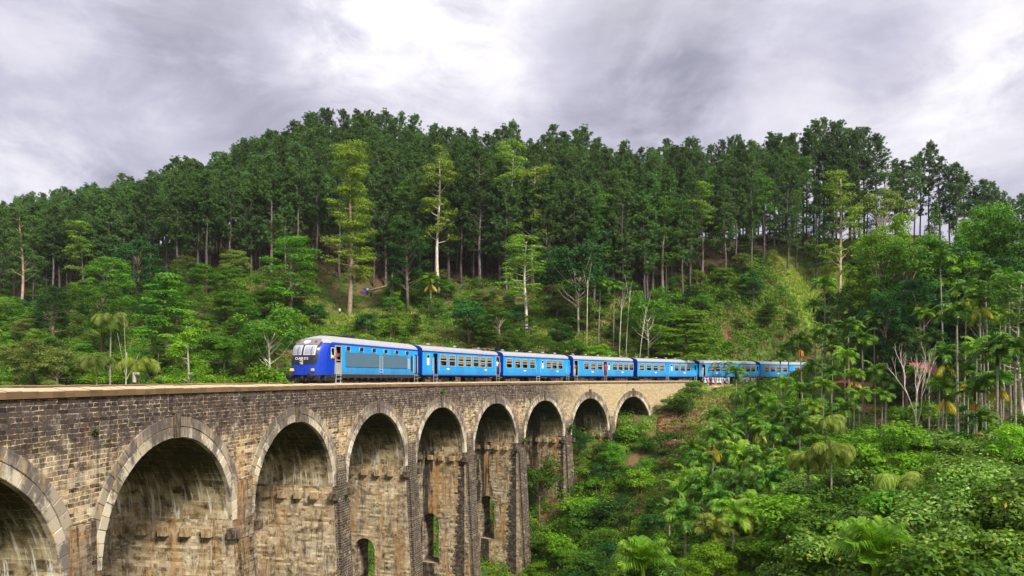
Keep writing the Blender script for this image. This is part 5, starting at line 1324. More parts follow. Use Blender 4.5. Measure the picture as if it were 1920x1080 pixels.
for px, D, yt, lm, k, w_, lab in ((262, 132, 448, 'darkleaf', 'broad', 1.2, 'dark round tree topping the mound left of the locomotive'), (205, 122, 480, 'broad', 'broad', 1.3, 'broad green tree on the mound behind the far parapet'),
        (100, 112, 535, 'darkleaf', 'broad', 1.1, 'dark dome shaped tree near the left edge'), (312, 100, 520, 'broad', 'terraced', 1.0, 'green tree with tiered branches left of the locomotive'), (330, 108, 560, 'shrub', 'terraced', 1.0, 'lower tiered green tree half hidden behind the white trunked tree'),
        (190, 104, 525, 'broad', 'broad', 1.2, 'full green tree behind the drooping palms at left'), (505, 98, 568, 'broad', 'sparse', 1.0, 'thin white stemmed tree just left of the locomotive'), (352, 72, 580, 'lime', 'euc', 1.0, 'white trunked tree with open bright crown close behind the parapet'),
        (545, 128, 440, 'broad', 'broad', 1.3, 'glossy green tree above the nose of the locomotive'), (430, 125, 500, 'broad', 'broad', 1.3, 'wide green tree midway between parapet and pine wood'), (880, 118, 560, 'darkleaf', 'broad', 1.3, 'dark bushy tree above the first coach'),
        (935, 112, 575, 'broad', 'broad', 1.5, 'large bright bushy tree just above the second coach'), (1412, 143, 505, 'darkleaf', 'broad', .75, 'bluish green round tree above the fifth coach'), (1215, 124, 535, 'broad', 'sparse', .8, 'small tree with leaning white stem above the fourth coach'),
        (1290, 122, 588, 'lime', 'terraced', 1.6, 'spreading lime canopy in flat tiers above the fourth coach'), (740, 120, 600, 'lime', 'shrub', 1.5, 'pale green bush between locomotive roof and red path')):
    tpx(k, px, D, yt, lm, 'palebark' if k in ('sparse', 'euc') else 'bark', lab, None, None, w_)
# the big trees on the right; the grove's shade is painted in as dark leaves
for px, D, yt, lm, k, w_, lab in ((1672, 108, 400, 'lime', 'tall', .72, 'pointed bright green tree rising above the palms at right'), (1640, 104, 450, 'broad', 'tall', .8, 'green tree shouldering the pointed bright one on its left'),
        (1718, 98, 478, 'broad', 'tall', .8, 'leafy tree below the grassy knoll'), (1850, 92, 378, 'broad', 'tall', .75, 'tallest leafy tree at the right edge'), (1826, 96, 408, 'lime', 'tall', .7, 'bright crowned tree left of the tallest one at the right edge'), (1912, 88, 364, 'broad', 'tall', .75, 'leafy tree cut by the right edge of the picture'),
        (1785, 92, 462, 'darkleaf', 'tall', .95, 'dark tree behind the palm with the orange dead frond'), (1625, 108, 505, 'darkleaf', 'tall', .95, 'dark tree at the foot of the bright grass slope'), (1660, 92, 545, 'darkleaf', 'tall', .95, 'deep green tree behind the bleached dead tree'),
        (1745, 90, 560, 'darkleaf', 'tall', .95, 'dark tree filling the gap behind the slim palms'), (1880, 86, 480, 'darkleaf', 'tall', .95, 'dark tree under the tallest one at the right edge'), (1560, 116, 545, 'darkleaf', 'tall', .95, 'dark low tree above the last coach'),
        (1700, 84, 610, 'darkleaf', 'tall', .95, 'shadowy tree just behind the dead tree'), (1800, 80, 640, 'darkleaf', 'tall', .95, 'shadowy tree behind the tallest pale palm trunk'), (1900, 78, 620, 'darkleaf', 'tall', .95, 'shadowy tree behind the thick grey trunk at the right edge'), (1615, 98, 600, 'darkleaf', 'tall', .95, 'shadowy tree above the red parasol')):
    tpx(k, px, D, yt, lm, 'bark', lab, 'trees massed on the right hillside', None, w_)
for px, D, yt, lm, w_, lab in ((1652, 99, 432, 'lime', .85, 'bright leafy tree left of the pointed one on the right hillside'), (1700, 95, 452, 'broad', .95, 'full leafy tree directly under the grassy knoll'), (1762, 97, 438, 'broad', .9, 'leafy tree between the knoll and the highest palm'), (1608, 104, 520, 'broad', .9, 'leafy tree at the lower end of the grass strip'),
        (1800, 90, 470, 'lime', .9, 'fresh green tree above the palm with the orange dead frond'), (1875, 90, 420, 'broad', .9, 'leafy tree second from the right edge'), (1725, 88, 520, 'darkleaf', 1.0, 'dark leafy tree behind the bleached tree, upper one'), (1835, 84, 540, 'darkleaf', 1.0, 'dark leafy tree behind the palm with hanging yellow frond')):
    tpx('tall', px, D, yt, lm, 'bark', lab, 'trees massed on the right hillside', None, w_)
_ur = random.Random(8)
for k in range(26):
    p = _ur.uniform(1190, 1600); D = float(np.interp(p, rx_, ry_)) - _ur.uniform(2, 16); x, y = at(p, D)
    if meadow(np.array([x]), np.array([y]))[0] > .1: continue
    tree('broad', x, y, _ur.uniform(4, 7.5), _ur.choice(['broad', 'darkleaf', 'shrub']), 'bark', None, 'understory tree beneath the ridge pines %s' % land(p), 'understory trees under the ridge pines', 1.2)
tpx('euc', 1913, 62, 500, 'broad', 'palebark', 'thick straight grey trunk at the right edge with sparse crown', None, 1, 1.0)

# --- middle belt: trees and shrubs of many kinds between the line and the wood
belt = []; rb = random.Random(21); tries = 0
while len(belt) < 185 and tries < 8000:
    tries += 1; p = rb.uniform(-60, 1560); u = rb.random()
    D0 = 78 if p < 560 else (84 if p < 620 else float(np.interp(p, [620, 787, 940, 1070, 1190, 1310, 1430, 1560], [84, 90, 98, 108, 118, 126, 132, 136])))
    D1 = float(np.interp(p, bx_, by_)) + 5
    if D1 < D0 + 2: continue
    D = D0 + (D1 - D0) * u ** .75; x, y = at(p, D)
    yy = HZ - gz(x, y) / D * F
    if meadow(np.array([x]), np.array([y - 3]))[0] > .1 or (p > 1420 and D < 136 and yy < 640 and rb.random() < .8): continue
    if (600 < p < 735 and 545 < yy < 612) or (p > 1430 and yy < 600): 
        if rb.random() < .9: continue
    if any((x - (cx_ - 0)) ** 2 + (y - cy_) ** 2 < 3.0 for cx_, cy_ in [at(650, 136), at(637, 136)]): continue
    if far_ok(x, y, 2.6, belt) : belt.append((x, y)); 
kinds = [('broad', 'broad'), ('broad', 'broad'), ('broad', 'darkleaf'), ('broad', 'lime'), ('broad', 'olive'), ('sparse', 'broad'), ('terraced', 'broad'), ('broad', 'shrub')]
cn = {'broad': 'mid green', 'darkleaf': 'dark green', 'lime': 'bright lime', 'olive': 'yellowish olive', 'shrub': 'fresh green'}
for x, y in belt:
    p = 960 + F * x / y; k, lm = rb.choice(kinds); H = rb.uniform(3.2, 6.8)
    if p > 560: H *= .8
    near = 'low down' if y < 108 else ('midway up' if y < 128 else 'high up')
    tree(k, x, y, H, lm, 'bark', None, '%s leafy tree %s, %s' % (cn[lm], near, land(p)), 'leafy trees on the slope behind the viaduct', rb.uniform(1.1, 1.5))
sh = []; tries = 0
while len(sh) < 88 and tries < 8000:
    tries += 1; p = rb.uniform(-60, 1700); 
    D0 = 66 if p < 300 else float(np.interp(p, [300, 540, 620, 787, 940, 1070, 1190, 1310, 1430, 1560, 1700], [66, 74, 82, 88, 97, 107, 117, 125, 131, 128, 118])); D1 = min(146, D0 + 45)
    D = D0 + (D1 - D0) * rb.random(); x, y = at(p, D)
    if 600 < p < 735 and 545 < HZ - gz(x, y) / D * F < 612: continue
    if meadow(np.array([x]), np.array([y - 2]))[0] > .1: continue
    if far_ok(x, y, 2.0, sh): sh.append((x, y))
for x, y in sh:
    p = 960 + F * x / y; lm = rb.choice(['shrub', 'shrub', 'broad', 'lime', 'olive', 'darkleaf']); H = rb.uniform(1.5, 3.2)
    tree('shrub', x, y, H, lm, 'bark', None, '%s rounded shrub %s, %s' % (cn[lm], 'near the line' if y < 105 else 'up the slope', land(p)), 'shrubs on the slope behind the viaduct', rb.uniform(.9, 1.4))

# --- the rest of the pine wood, past three hundred trees, as one object of instances
srcs = [r for r, k, *_ in PLACED if k == 'pine'][:60]
seen = {}
for r in srcs:
    tr_, cr_ = [c for c in r.children if c.name.startswith('trunk')][0], [c for c in r.children if c.name.startswith('crown')][0]
    seen.setdefault(cr_.data.name, (tr_, cr_))
VAR = list(seen.values())[:4]
wp, wh_ = [], []; tries = 0; rw = random.Random(91)
while len(wp) < 470 and tries < 30000:
    tries += 1; p = rw.uniform(-60, 1900); D0, D1 = float(np.interp(p, bx_, by_)) + 1, float(np.interp(p, rx_, ry_)); D = D0 + (D1 - D0) * rw.random() ** .9
    x, y = at(p, D)
    if p > 1230 and rw.random() < .35: continue
    if meadow(np.array([x]), np.array([y]))[0] > .1: continue
    if far_ok(x, y, 1.5) and far_ok(x, y, 2.1, wp):
        z = gz(x, y); top = zpx(float(np.interp(p, sx, sy_)), D) - z; wp.append((x, y, z)); wh_.append(max(10, min(rw.uniform(20, 27), top * rw.uniform(.72, .93))) / 26)
me = bpy.data.meshes.new('pine_wood'); me.from_pydata([v for v in wp], [], [])
for nm_, vals in (('sc', wh_), ('rz', [rw.uniform(0, 6.28) for _ in wp])):
    a_ = me.attributes.new(nm_, 'FLOAT', 'POINT'); a_.data.foreach_set('value', vals)
a_ = me.attributes.new('var', 'INT', 'POINT'); a_.data.foreach_set('value', [rw.randrange(len(VAR)) for _ in wp])
wood = link('pine_wood', me); tag(wood, kind='stuff')
ng = bpy.data.node_groups.new('pine_wood', 'GeometryNodeTree'); ng.interface.new_socket('Geometry', in_out='INPUT', socket_type='NodeSocketGeometry'); ng.interface.new_socket('Geometry', in_out='OUTPUT', socket_type='NodeSocketGeometry')
def gn(t, **kw):
    n_ = ng.nodes.new(t)
    for k_2, v_2 in kw.items(): setattr(n_, k_2, v_2)
    return n_
gi, go = gn('NodeGroupInput'), gn('NodeGroupOutput'); g2i = gn('GeometryNodeGeometryToInstance'); 
for tr_, cr_ in reversed(VAR):
    j2 = gn('GeometryNodeJoinGeometry')
    for o_ in (tr_, cr_):
        oi = gn('GeometryNodeObjectInfo'); oi.inputs['Object'].default_value = o_; oi.transform_space = 'ORIGINAL'; ng.links.new(oi.outputs['Geometry'], j2.inputs[0])
    ng.links.new(j2.outputs[0], g2i.inputs[0])
iop = gn('GeometryNodeInstanceOnPoints'); iop.inputs['Pick Instance'].default_value = True
def na(nm_, dt_):
    n_ = gn('GeometryNodeInputNamedAttribute', data_type=dt_); n_.inputs['Name'].default_value = nm_; return [o_ for o_ in n_.outputs if o_.enabled and o_.name == 'Attribute'][0]
cx_ = gn('ShaderNodeCombineXYZ'); ng.links.new(na('rz', 'FLOAT'), cx_.inputs[2]); cs_ = gn('ShaderNodeCombineXYZ'); sc_o = na('sc', 'FLOAT')
for i_ in range(3): ng.links.new(sc_o, cs_.inputs[i_])
ng.links.new(gi.outputs[0], iop.inputs['Points']); ng.links.new(g2i.outputs[0], iop.inputs['Instance']); ng.links.new(na('var', 'INT'), iop.inputs['Instance Index'])
ng.links.new(cx_.outputs[0], iop.inputs['Rotation']); ng.links.new(cs_.outputs[0], iop.inputs['Scale']); ng.links.new(iop.outputs[0], go.inputs[0])
wood.modifiers.new('instances', 'NODES').node_group = ng
# --- palms and bananas -----------------------------------------------------
# (px, crown y, distance, size, kind, leaf, extra, label)
PL = [
 (1797, 590, 60, 1.15, 'areca', 'palm', None, 'tall palm with the longest pale straight trunk at right'),
 (1806, 545, 72, 1.15, 'areca', 'palm', 'deadfrond', 'palm carrying an orange dead frond below the leafy trees'),
 (1842, 560, 68, 1.1, 'areca', 'palm', 'deadfrond', 'palm with hanging yellow frond right of the longest pale trunk'),
 (1855, 515, 74, 1.15, 'areca', 'palm', None, 'high palm second from the thick grey trunk'),
 (1896, 530, 66, 1.15, 'areca', 'palm', None, 'high palm just left of the thick grey trunk'),
 (1772, 488, 84, 1.2, 'areca', 'palm', None, 'highest palm before the dark tree at right'),
 (1830, 655, 60, 1.0, 'areca', 'palmlime', None, 'bright low palm right of the longest pale trunk'),
 (1905, 655, 52, 1.2, 'areca', 'palm', None, 'full crowned palm at the right edge'),
 (1868, 665, 54, 1.15, 'areca', 'palm', None, 'full palm with yellowing frond near the right edge'),
 (1765, 668, 66, 1.1, 'areca', 'palm', 'deadfrond', 'palm with yellow lower fronds left of the longest trunk'),
 (1742, 640, 72, 1.1, 'areca', 'palm', None, 'palm behind the right side of the dead tree'),
 (1660, 720, 78, 1.1, 'areca', 'palm', None, 'dark low palm left of the dead tree'),
 (1592, 618, 84, 1.25, 'areca', 'palm', None, 'wide palm high above the red parasol'),
 (1620, 640, 80, 1.25, 'areca', 'palm', None, 'spreading palm right of the wide one above the parasol'),
 (1585, 672, 78, 1.1, 'areca', 'palmlime', None, 'palm with limp yellow leaf tips over the parasol'),
 (1600, 705, 74, .8, 'areca', 'palmlime', 'deadfrond', 'palm with a bright yellow hanging bunch before the parasol'),
 (1540, 625, 92, 1.25, 'areca', 'palm', None, 'dark palm over the hidden end of the train'),
 (1505, 640, 92, 1.2, 'areca', 'palm', 'fruit', 'dark palm with orange fruit before the last coach'),
 (1478, 655, 95, 1.1, 'areca', 'palm', None, 'palm in front of the last coach windows'),
 (1462, 672, 90, .9, 'areca', 'palm', None, 'thin palm with yellow spear before the last coach'),
 (1548, 535, 112, 1.4, 'areca', 'palm', None, 'tilted dark palm against the grass slope'),
 (1530, 575, 108, 1.2, 'areca', 'palm', None, 'palm under the tilted dark one'),
 (1600, 505, 104, 1.3, 'areca', 'palm', 'deadfrond', 'high palm with brown frond left of the pointed bright tree'),
 (1381, 700, 88, 1.05, 'areca', 'palm', None, 'single dark palm standing before the fifth coach and the children'),
 (1398, 745, 86, 1.25, 'droop', 'palm', None, 'drooping dark palm below the waiting group'),
 (1440, 760, 84, 1.1, 'areca', 'palmlime', None, 'bright palm on the bank right of the drooping one'),
 (1470, 722, 86, 1.1, 'areca', 'palmlime', None, 'bright bushy palm at the edge of the path'),
 (1500, 735, 80, 1.1, 'areca', 'palm', None, 'palm crowding the bank below the last coach'),
 (1542, 725, 78, 1.1, 'areca', 'palmlime', None, 'bright palm under the hidden end of the train'),
 (1580, 770, 72, 1.1, 'areca', 'palm', None, 'palm at the foot of the three slim trunks'),
 (1545, 790, 66, 1.1, 'droop', 'droop', None, 'pale drooping palm below the slim trunks'),
 (1500, 800, 66, 1.1, 'areca', 'palm', None, 'palm on the mid bank right of the bare earth'),
 (1340, 785, 82, 1.3, 'areca', 'palm', None, 'leftmost palm below the bare earth bank'),
 (1402, 790, 78, 1.3, 'areca', 'palm', None, 'second palm from the left below the earth bank'),
 (1335, 822, 74, 1.3, 'areca', 'palm', 'deadfrond', 'palm with yellow lower fronds under the leftmost one'),
 (1450, 815, 72, 1.2, 'areca', 'palm', None, 'palm right of the pair below the earth bank'),
 (1385, 858, 64, 1.35, 'areca', 'palmlime', None, 'large bright green palm in the middle of the palm bank'),
 (1318, 868, 66, 1.1, 'areca', 'palm', None, 'small palm left of the large bright one'),
 (1430, 862, 62, 1.1, 'areca', 'palm', 'deadfrond', 'palm with golden frond right of the large bright one'),
 (1480, 868, 58, 1.1, 'areca', 'palmlime', None, 'bright palm before the pale drooping fronds'),
 (1295, 905, 58, 1.2, 'areca', 'palmlime', None, 'palm spreading over the shrubs left of centre bank'),
 (1330, 920, 56, 1.3, 'areca', 'palm', None, 'dense dark hearted palm on the middle bank'),
 (1400, 912, 54, 1.1, 'areca', 'palm', None, 'palm between the dark hearted and golden ones'),
 (1285, 975, 48, 1.1, 'areca', 'palm', None, 'low palm near the bananas'),
 (1375, 968, 46, 1.15, 'areca', 'palmlime', None, 'low bright palm with pale splayed fronds'),
 (1335, 995, 42, 1.0, 'areca', 'droop', None, 'lowest yellowing palm of the bank'),
 (1255, 960, 56, .9, 'young', 'palm', None, 'young fan leaved palm in the shade left of the bank'),
 (1560, 845, 42, .85, 'droop', 'droop', None, 'olive drooping palm over the shrub canopy'),
 (1690, 905, 36, .85, 'droop', 'droop', None, 'olive palm with long hanging leaflets right of its twin'),
 (1515, 862, 44, .8, 'droop', 'droop', None, 'limp olive palm left of its twin'),
 (1205, 1065, 38, 1.1, 'fan', 'palmlime', None, 'upright spiky palm beside the bananas at the bottom'),
 (1642, 1052, 25, 1.0, 'fan', 'palmlime', None, 'fresh green palm crown filling the lower right foreground'),
 (1728, 775, 62, .9, 'areca', 'palm', None, 'palm below the base of the dead tree'),
 (1825, 735, 58, 1.0, 'areca', 'palm', 'fruit', 'palm with orange fruit low among the slim trunks'),
 (1835, 790, 46, .8, 'areca', 'palm', 'fruit', 'small palm with orange and yellow bunch above the shrubs'),
 (438, 512, 128, 1.3, 'areca', 'palm', None, 'twin stemmed palm midway between parapet and pine wood'),
 (250, 682, 56, .95, 'droop', 'droop', None, 'yellow green palm with hanging leaflets behind the marker post'),
 (190, 678, 58, .85, 'droop', 'olive', None, 'greyish drooping palm left of the marker post'),
 (205, 598, 84, 1.2, 'droop', 'olive', None, 'grey drooping palm higher up behind the marker post'),
 (808, 525, 136, 1.3, 'areca', 'palmlime', 'deadfrond', 'lone palm with yellow bunch under the forked eucalyptus'),
 (1122, 535, 128, 1.2, 'areca', 'palmlime', None, 'light palm left of the slim stems above the third coach'),
 (1150, 540, 127, 1.2, 'areca', 'palm', None, 'darker palm beside the light one above the third coach'),
 (735, 545, 139, 1.0, 'areca', 'olive', None, 'thin double palm by the red path'),
]
for px, yc, D, s, k, lm, ex, lab in PL:
    ppx(px, yc, D, s, kind=k, lm=lm, extra=ex, label=lab, group=None)
rb = random.Random(77)
i = 0
for px, yc, D in ((1640, 700, 76), (1652, 745, 74), (1612, 745, 73), (1758, 720, 66), (1775, 735, 63), (1718, 700, 76), (1790, 690, 66), (1815, 700, 62), (1850, 720, 56), (1880, 715, 56), (1848, 600, 70), (1875, 590, 70), (1560, 655, 90), (1640, 600, 90), (1700, 640, 84), (1735, 590, 86), (1880, 560, 72),
                  (1520, 690, 86), (1560, 700, 82), (1423, 735, 86), (1300, 845, 72), (1365, 815, 76), (1420, 800, 76), (1475, 775, 76), (1520, 765, 74), (1360, 900, 58), (1440, 910, 54), (1350, 940, 50), (1460, 900, 54), (1408, 950, 48)):
    ppx(px, yc, D, rb.uniform(.85, 1.15), lm=rb.choice(['palm', 'palm', 'palmlime']), extra=rb.choice([None] * 7 + ['deadfrond']), label='slender green palm %s' % ('in the grove of thin pale trunks at right' if px > 1600 else ('by the last coach' if yc < 770 and px > 1480 else 'in the palm bank below the waiting group')), group='slender palms around the far end of the viaduct')
for px, yc, D, s, lab in ((1128, 1020, 42, 1.35, 'largest banana plant with torn pale leaves at the bottom centre'), (1150, 1035, 41, 1.2, 'banana plant right behind the largest one'), (1118, 1072, 36, 1.0, 'banana plant cut by the bottom edge'), (1275, 845, 74, 1.3, 'banana plant among the shrubs below the abutment'), (1435, 745, 84, 1.2, 'banana plant on the bank below the path'),
                          (1520, 760, 78, 1.2, 'banana plant left of the slim palm trunks'), (1770, 820, 50, 1.1, 'banana plant at the foot of the longest pale trunk'), (1448, 735, 92, 1.0, 'banana plant on the verge below the fifth coach'), (820, 640, 106, 1.2, 'banana plant above the first coach')):
    x, y = at(px, D); z = gz(x, y); zt = zpx(yc, D)
    banana(x, y, s, lab, z=max(z, min(z + 3, zt - 1.0 * s)) if False else z)
# --- bleached dead tree ----------------------------------------------------
x, y = at(1722, 58); z = gz(x, y); b = MB(); rd = random.Random(9)
def grow(p, d, ln, r, lv):
    q = p + d * ln; mid = p + d * ln * .5 + Vector((rd.uniform(-.05, .05), rd.uniform(-.05, .05), 0)) * ln
    b.tube([p, mid, q], [r, r * .85, r * .7], 6, False)
    if lv == 0: return
    for k in range(3 if lv > 2 else 2):
        a = rd.uniform(0, 6.283); sp = rd.uniform(.3, .7); nd = (d + Vector((math.cos(a), math.sin(a), .25)) * sp); nd.z = abs(nd.z) + .2; grow(q if k < 2 else q - d * ln * .2, nd.normalized(), ln * rd.uniform(.45, .72), r * .62, lv - 1)
H = zpx(640, 58) - z
grow(Vector((0, 0, -.5)), Vector((-.05, 0, 1)), H * .42, .07, 5)
dt = empty('dead_tree', (x, y, z), 0, 'bleached leafless tree with many thin forking branches', 'dead tree'); me = b.mesh('trunk', M['deadwood'], True)
zs_ = [v.co.z for v in me.vertices]; k_ = H / max(zs_); me.transform(Matrix.Diagonal((k_ * .8, k_ * .8, k_, 1))); link('trunk', me, dt)
# slim bare stems
def stem(px, D, y0, y1, lean, r, label, grp=None):
    x, y = at(px, D); z = gz(x, y); h = zpx(y1, D) - z; bb = MB(); r *= .62; bb.tube([(0, 0, -.4), (lean * .4, 0, h * .5), (lean, .1, h)], [r, r * .8, r * .45], 7)
    for k in range(3): a = random.uniform(0, 6.28); bb.tube([(lean * .9, .1, h * .85), (lean + math.cos(a), .1 + math.sin(a), h * (1 + .1 * k))], [r * .4, r * .15], 5, False)
    o = empty('bare_stem', (x, y, z), 0, label, 'bare tree', grp); link('trunk', bb.mesh('trunk', M['palebark'], True), o)
for px, D, y1, ln, lab in ((1195, 119, 575, 1.6, 'leaning white bare stem above the fourth coach'), (1160, 121, 560, .6, 'slim bare stem left of the leaning white one'), (1172, 122, 545, .9, 'slimmer bare stem between two others above the third coach'), (1100, 124, 520, .2, 'straight thin bare stem above the third coach'), (732, 138, 510, .3, 'pair member pale stem by the red path, left'), (738, 138, 500, -.3, 'pair member pale stem by the red path, right'), (230, 60, 660, .3, 'short forked grey stem beside the drooping palms')):
    stem(px, D, 0, y1, ln, .13, lab)
# fallen log on the red earth
x, y = at(712, 148); b = MB(); b.tube([(-3, 0, 0), (0, .2, .8), (3, .4, 1.7)], [.22, .2, .15], 8); lg = b.mesh('fallen_log', M['tanbark'], True)
lo = link('fallen_log', lg); lo.location = (x, y, gz(x, y) + .5); tag(lo, 'pale fallen log lying across the red earth under the pines', 'log')
def vland(p, D):
    if D < 48: return 'at the bottom under the banana plants' if p < 1300 else ('left of the big foreground palm' if p < 1560 else ('around the big foreground palm' if p < 1740 else 'in the lower right corner'))
    if p < 900: return 'beneath the near arches'
    return 'beside the seventh pier' if p < 1080 else ('below the last arch' if p < 1240 else ('below the abutment' if p < 1380 else ('on the palm bank' if p < 1560 else 'below the slim palm trunks')))
# --- canopy of shrubs in the near valley -----------------------------------
near = []; tries = 0; rb = random.Random(33)
while len(near) < 178 and tries < 12000:
    tries += 1; p = rb.uniform(930, 2000); D = 20 + 85 * rb.random() ** 1.25
    x, y = at(p, D); dmin = min((x - c[0]) ** 2 + (y - c[1]) ** 2 for c in cpts[60:320])
    if dmin < (TRK + 2.2) ** 2: continue
    yy = HZ - (gz(x, y) + 2.5) / D * F
    if yy < 735 or yy > 1180 or (1195 < p < 1375 and yy < 812 and D > 84): continue
    if p > 1560 and 54 < D < 105 and rb.random() < .93: continue
    if far_ok(x, y, 1.5 + D * .010, near): near.append((x, y))
# valley beyond and under the arches
for k in range(24):
    s = rb.uniform(40, 94); n = rb.choice([rb.uniform(9.5, 14), rb.uniform(-5, -1.5), rb.uniform(-5, -1.5)]); x, y, _ = PT(s, n, 0); near.append((x, y))
for x, y in near:
    p = 960 + F * x / y; D = y; right = p > 1500
    lm = rb.choice(['pale', 'pale', 'pale', 'shrub', 'broad'] if (right and D < 60) else ['shrub', 'shrub', 'broad', 'broad', 'lime', 'darkleaf'] if D > 60 else ['shrub', 'shrub', 'lime', 'broad', 'pale'])
    H = rb.uniform(2.2, 3.8) if D < 60 else rb.uniform(2.0, 3.6)
    if 1535 < p < 1750 and D < 26.5: continue
    if D < 62 and p > 1450: H = rb.uniform(3.0, 4.8) if not (1535 < p < 1750 and D < 33) else rb.uniform(1.6, 2.6)
    if D < 36: H = min(H, zpx(835 if p > 1500 else 960, D) - gz(x, y)) if p > 1000 else H
    H = max(H, 1.4)
    tr = tree('nearshrub' if D < 75 else 'shrub', x, y, H, lm, 'bark', None, '%s %s shrub %s' % ({'pale': 'pale speckled', 'shrub': 'fresh green', 'broad': 'mid green', 'lime': 'bright lime', 'darkleaf': 'dark green'}[lm], 'large' if H > 3 else 'low', vland(p, D)), 'shrubs covering the valley side before the viaduct', rb.uniform(1.0, 1.5))
for px, D, yt, lm, k, w_, lab in ((1655, 44, 790, 'lime', 'broad', 1.3, 'rounded bright leafy tree in front of the dead tree'), (1330, 40, 1020, 'lime', 'broad', 1.0, 'glossy lime bush at the bottom edge right of the bananas'), (1150, 88, 830, 'broad', 'broad', 1.0, 'small tree growing before the eighth arch'), (1905, 34, 800, 'lime', 'broad', .9, 'bright bush at the right edge above the pale shrubs'), (1085, 92, 800, 'darkleaf', 'sparse', 1.0, 'thin dark sapling beside the eighth arch pier'), (1010, 84, 855, 'broad', 'sparse', 1.0, 'sapling growing inside the seventh arch'),
        (1292, 100, 732, 'broad', 'shrub', .9, 'dark bush hanging at the end of the parapet'), (462, 62, 680, 'lime', 'broad', .8, 'bright lime bush behind the parapet left of the locomotive'), (515, 64, 690, 'lime', 'broad', .7, 'small lime bush close before the locomotive nose')):
    tpx(k, px, D, yt, lm, 'bark', lab, None, None, w_)

# small plants rooted in the masonry
wpm = MB(); rgw = random.Random(2)
for k in range(26):
    a = rgw.uniform(-1.5, 1.5); d = Vector((math.sin(a), -abs(math.cos(a)) * .6 - .2, rgw.uniform(-.3, .9))).normalized(); l_ = rgw.uniform(.2, .5); sd2 = d.cross(Vector((0, 0, 1))).normalized() * .05
    wpm.quad([Vector((0, 0, 0)), d * l_ * .5 + sd2, d * l_ + Vector((0, 0, -.06)), d * l_ * .5 - sd2])
wme = wpm.mesh('fern', M['broad'])
for s_, z_, sc_, lab in ((33.6, -1.25, 1.3, 'small fern growing from the wall above the fifth arch'), (5.5, -1.0, .6, 'tuft of weed under the coping between second and third arch'), (-5, -2.0, .6, 'weed tuft high on the wall between first and second arch'), (16.9, -8.0, .9, 'weed tuft on the pier front between third and fourth arch'), (61.5, -6.2, 2.2, 'leafy clump hanging on the pier between seventh and eighth arch'), (50.4, -7.0, 1.6, 'weed clump on the pier between sixth and seventh arch')):
    o = link('wall_fern', wme); o.location = PT(s_, -.02 if z_ > -4 else -.3, z_); o.rotation_euler = (0, 0, math.pi / 2 - theta(s_)); o.scale = (sc_,) * 3; tag(o, lab, 'fern', 'weeds rooted in the masonry')
# --- parasols and roofs by the line ----------------------------------------
M['redcloth'] = paint('red_canvas', (.55, .09, .07), .8, .2); M['orangecloth'] = paint('orange_canvas', (.80, .22, .05), .8, .2); M['maroonroof'] = paint('maroon_roof', (.20, .04, .06), .7, .4)
x, y = at(1588, 100); z = gz(x, y); r = empty('parasol', (x, y, z), 0, 'red and cream parasol among the palms beyond the last coach', 'parasol')
b = MB(); b.tube([(0, 0, 0), (0, 0, 2.5)], .03, 8); b.build('pole', M['silver'], r)
b = MB(); b.lathe([(1.5, 2.05), (1.48, 2.12), (.8, 2.42), (.05, 2.6), (0, 2.6)], (0, 0, 0), 'z', 12); b.build('canopy', M['redcloth'], r)
for px, D, yt, w_, ml, lab in ((1725, 82, 680, 3.6, 'maroonroof', 'small stall with maroon pitched roof behind the dead tree'), (1633, 96, 692, 1.6, 'orangecloth', 'small stall hung with orange cloth in the palm grove'), (1612, 92, 716, 3.4, 'rust', 'low brown stall under the slim palms')):
    x, y = at(px, D); z = gz(x, y); h = max(zpx(yt, D) - z, 2.0); r = empty('stall', (x, y, z), .3, lab, 'stall')
    for a in (-1, 1):
        for c in (-1, 1):
            b = MB(); b.box((a * w_ * .42, c * 1.0, h * .42), (.1, .1, h * .84)); b.build('post', M['bark'], r)
    b = MB(); b.quad([(-w_ / 2, -1.3, h * .82), (w_ / 2, -1.3, h * .82), (w_ / 2, 0, h), (-w_ / 2, 0, h)]); b.quad([(-w_ / 2, 0, h), (w_ / 2, 0, h), (w_ / 2, 1.3, h * .82), (-w_ / 2, 1.3, h * .82)]); b.build('roof', M[ml], r)
    b = MB(); b.box((0, -1.0, .55), (w_ * .84, .06, .9)); b.box((0, -.8, 1.03), (w_ * .9, .6, .05)); b.build('counter', M[ml if ml != 'maroonroof' else 'rust'], r)

# --- undergrowth nobody could count ----------------------------------------
rg = np.random.RandomState(4)
def scatter(name, n, fn, ln0, lab):
    """fn gives x, y arrays and leaf clump radii; leaves grow with distance so that clumps stay the same size on the hill"""
    Vs, T_ = [], []
    x, y, rad, cnt, tint, mode = fn(n); z = ground(x, y)
    for i in range(len(x)):
        c = int(cnt[i])
        if mode == 'grass':
            ang_ = rg.uniform(0, 6.283, c); rr = rad[i] * np.sqrt(rg.uniform(0, 1, c)); P = np.stack([x[i] + rr * np.cos(ang_), y[i] + rr * np.sin(ang_), np.full(c, z[i] + .22)], 1)
            Lf = leaves(P, rg.normal(0, 1, (c, 3)) * (1, 1, .1), .9 * ln0, .10, .2, rg, along=np.array([[0, 0, 1.0]]) + rg.normal(0, .35, (c, 3)))
        else:
            Lf = blob((x[i], y[i], z[i] + rad[i] * .3), (rad[i], rad[i], rad[i] * .8), c, ln0 * (y[i] / 90) ** .6, ln0 * .55 * (y[i] / 90) ** .6, rg, .7, .5, .7)
        Vs.append(Lf); T_.append(np.full(c, tint[i]))
    me = np_mesh(name, np.concatenate(Vs), 4, M[{'undergrowth': 'under', 'grass': 'grass', 'meadow_grass': 'meadow', 'dry_brush': 'dry'}[name]], attr=np.concatenate(T_))
    tag(link(name, me), lab, None, None, 'stuff')
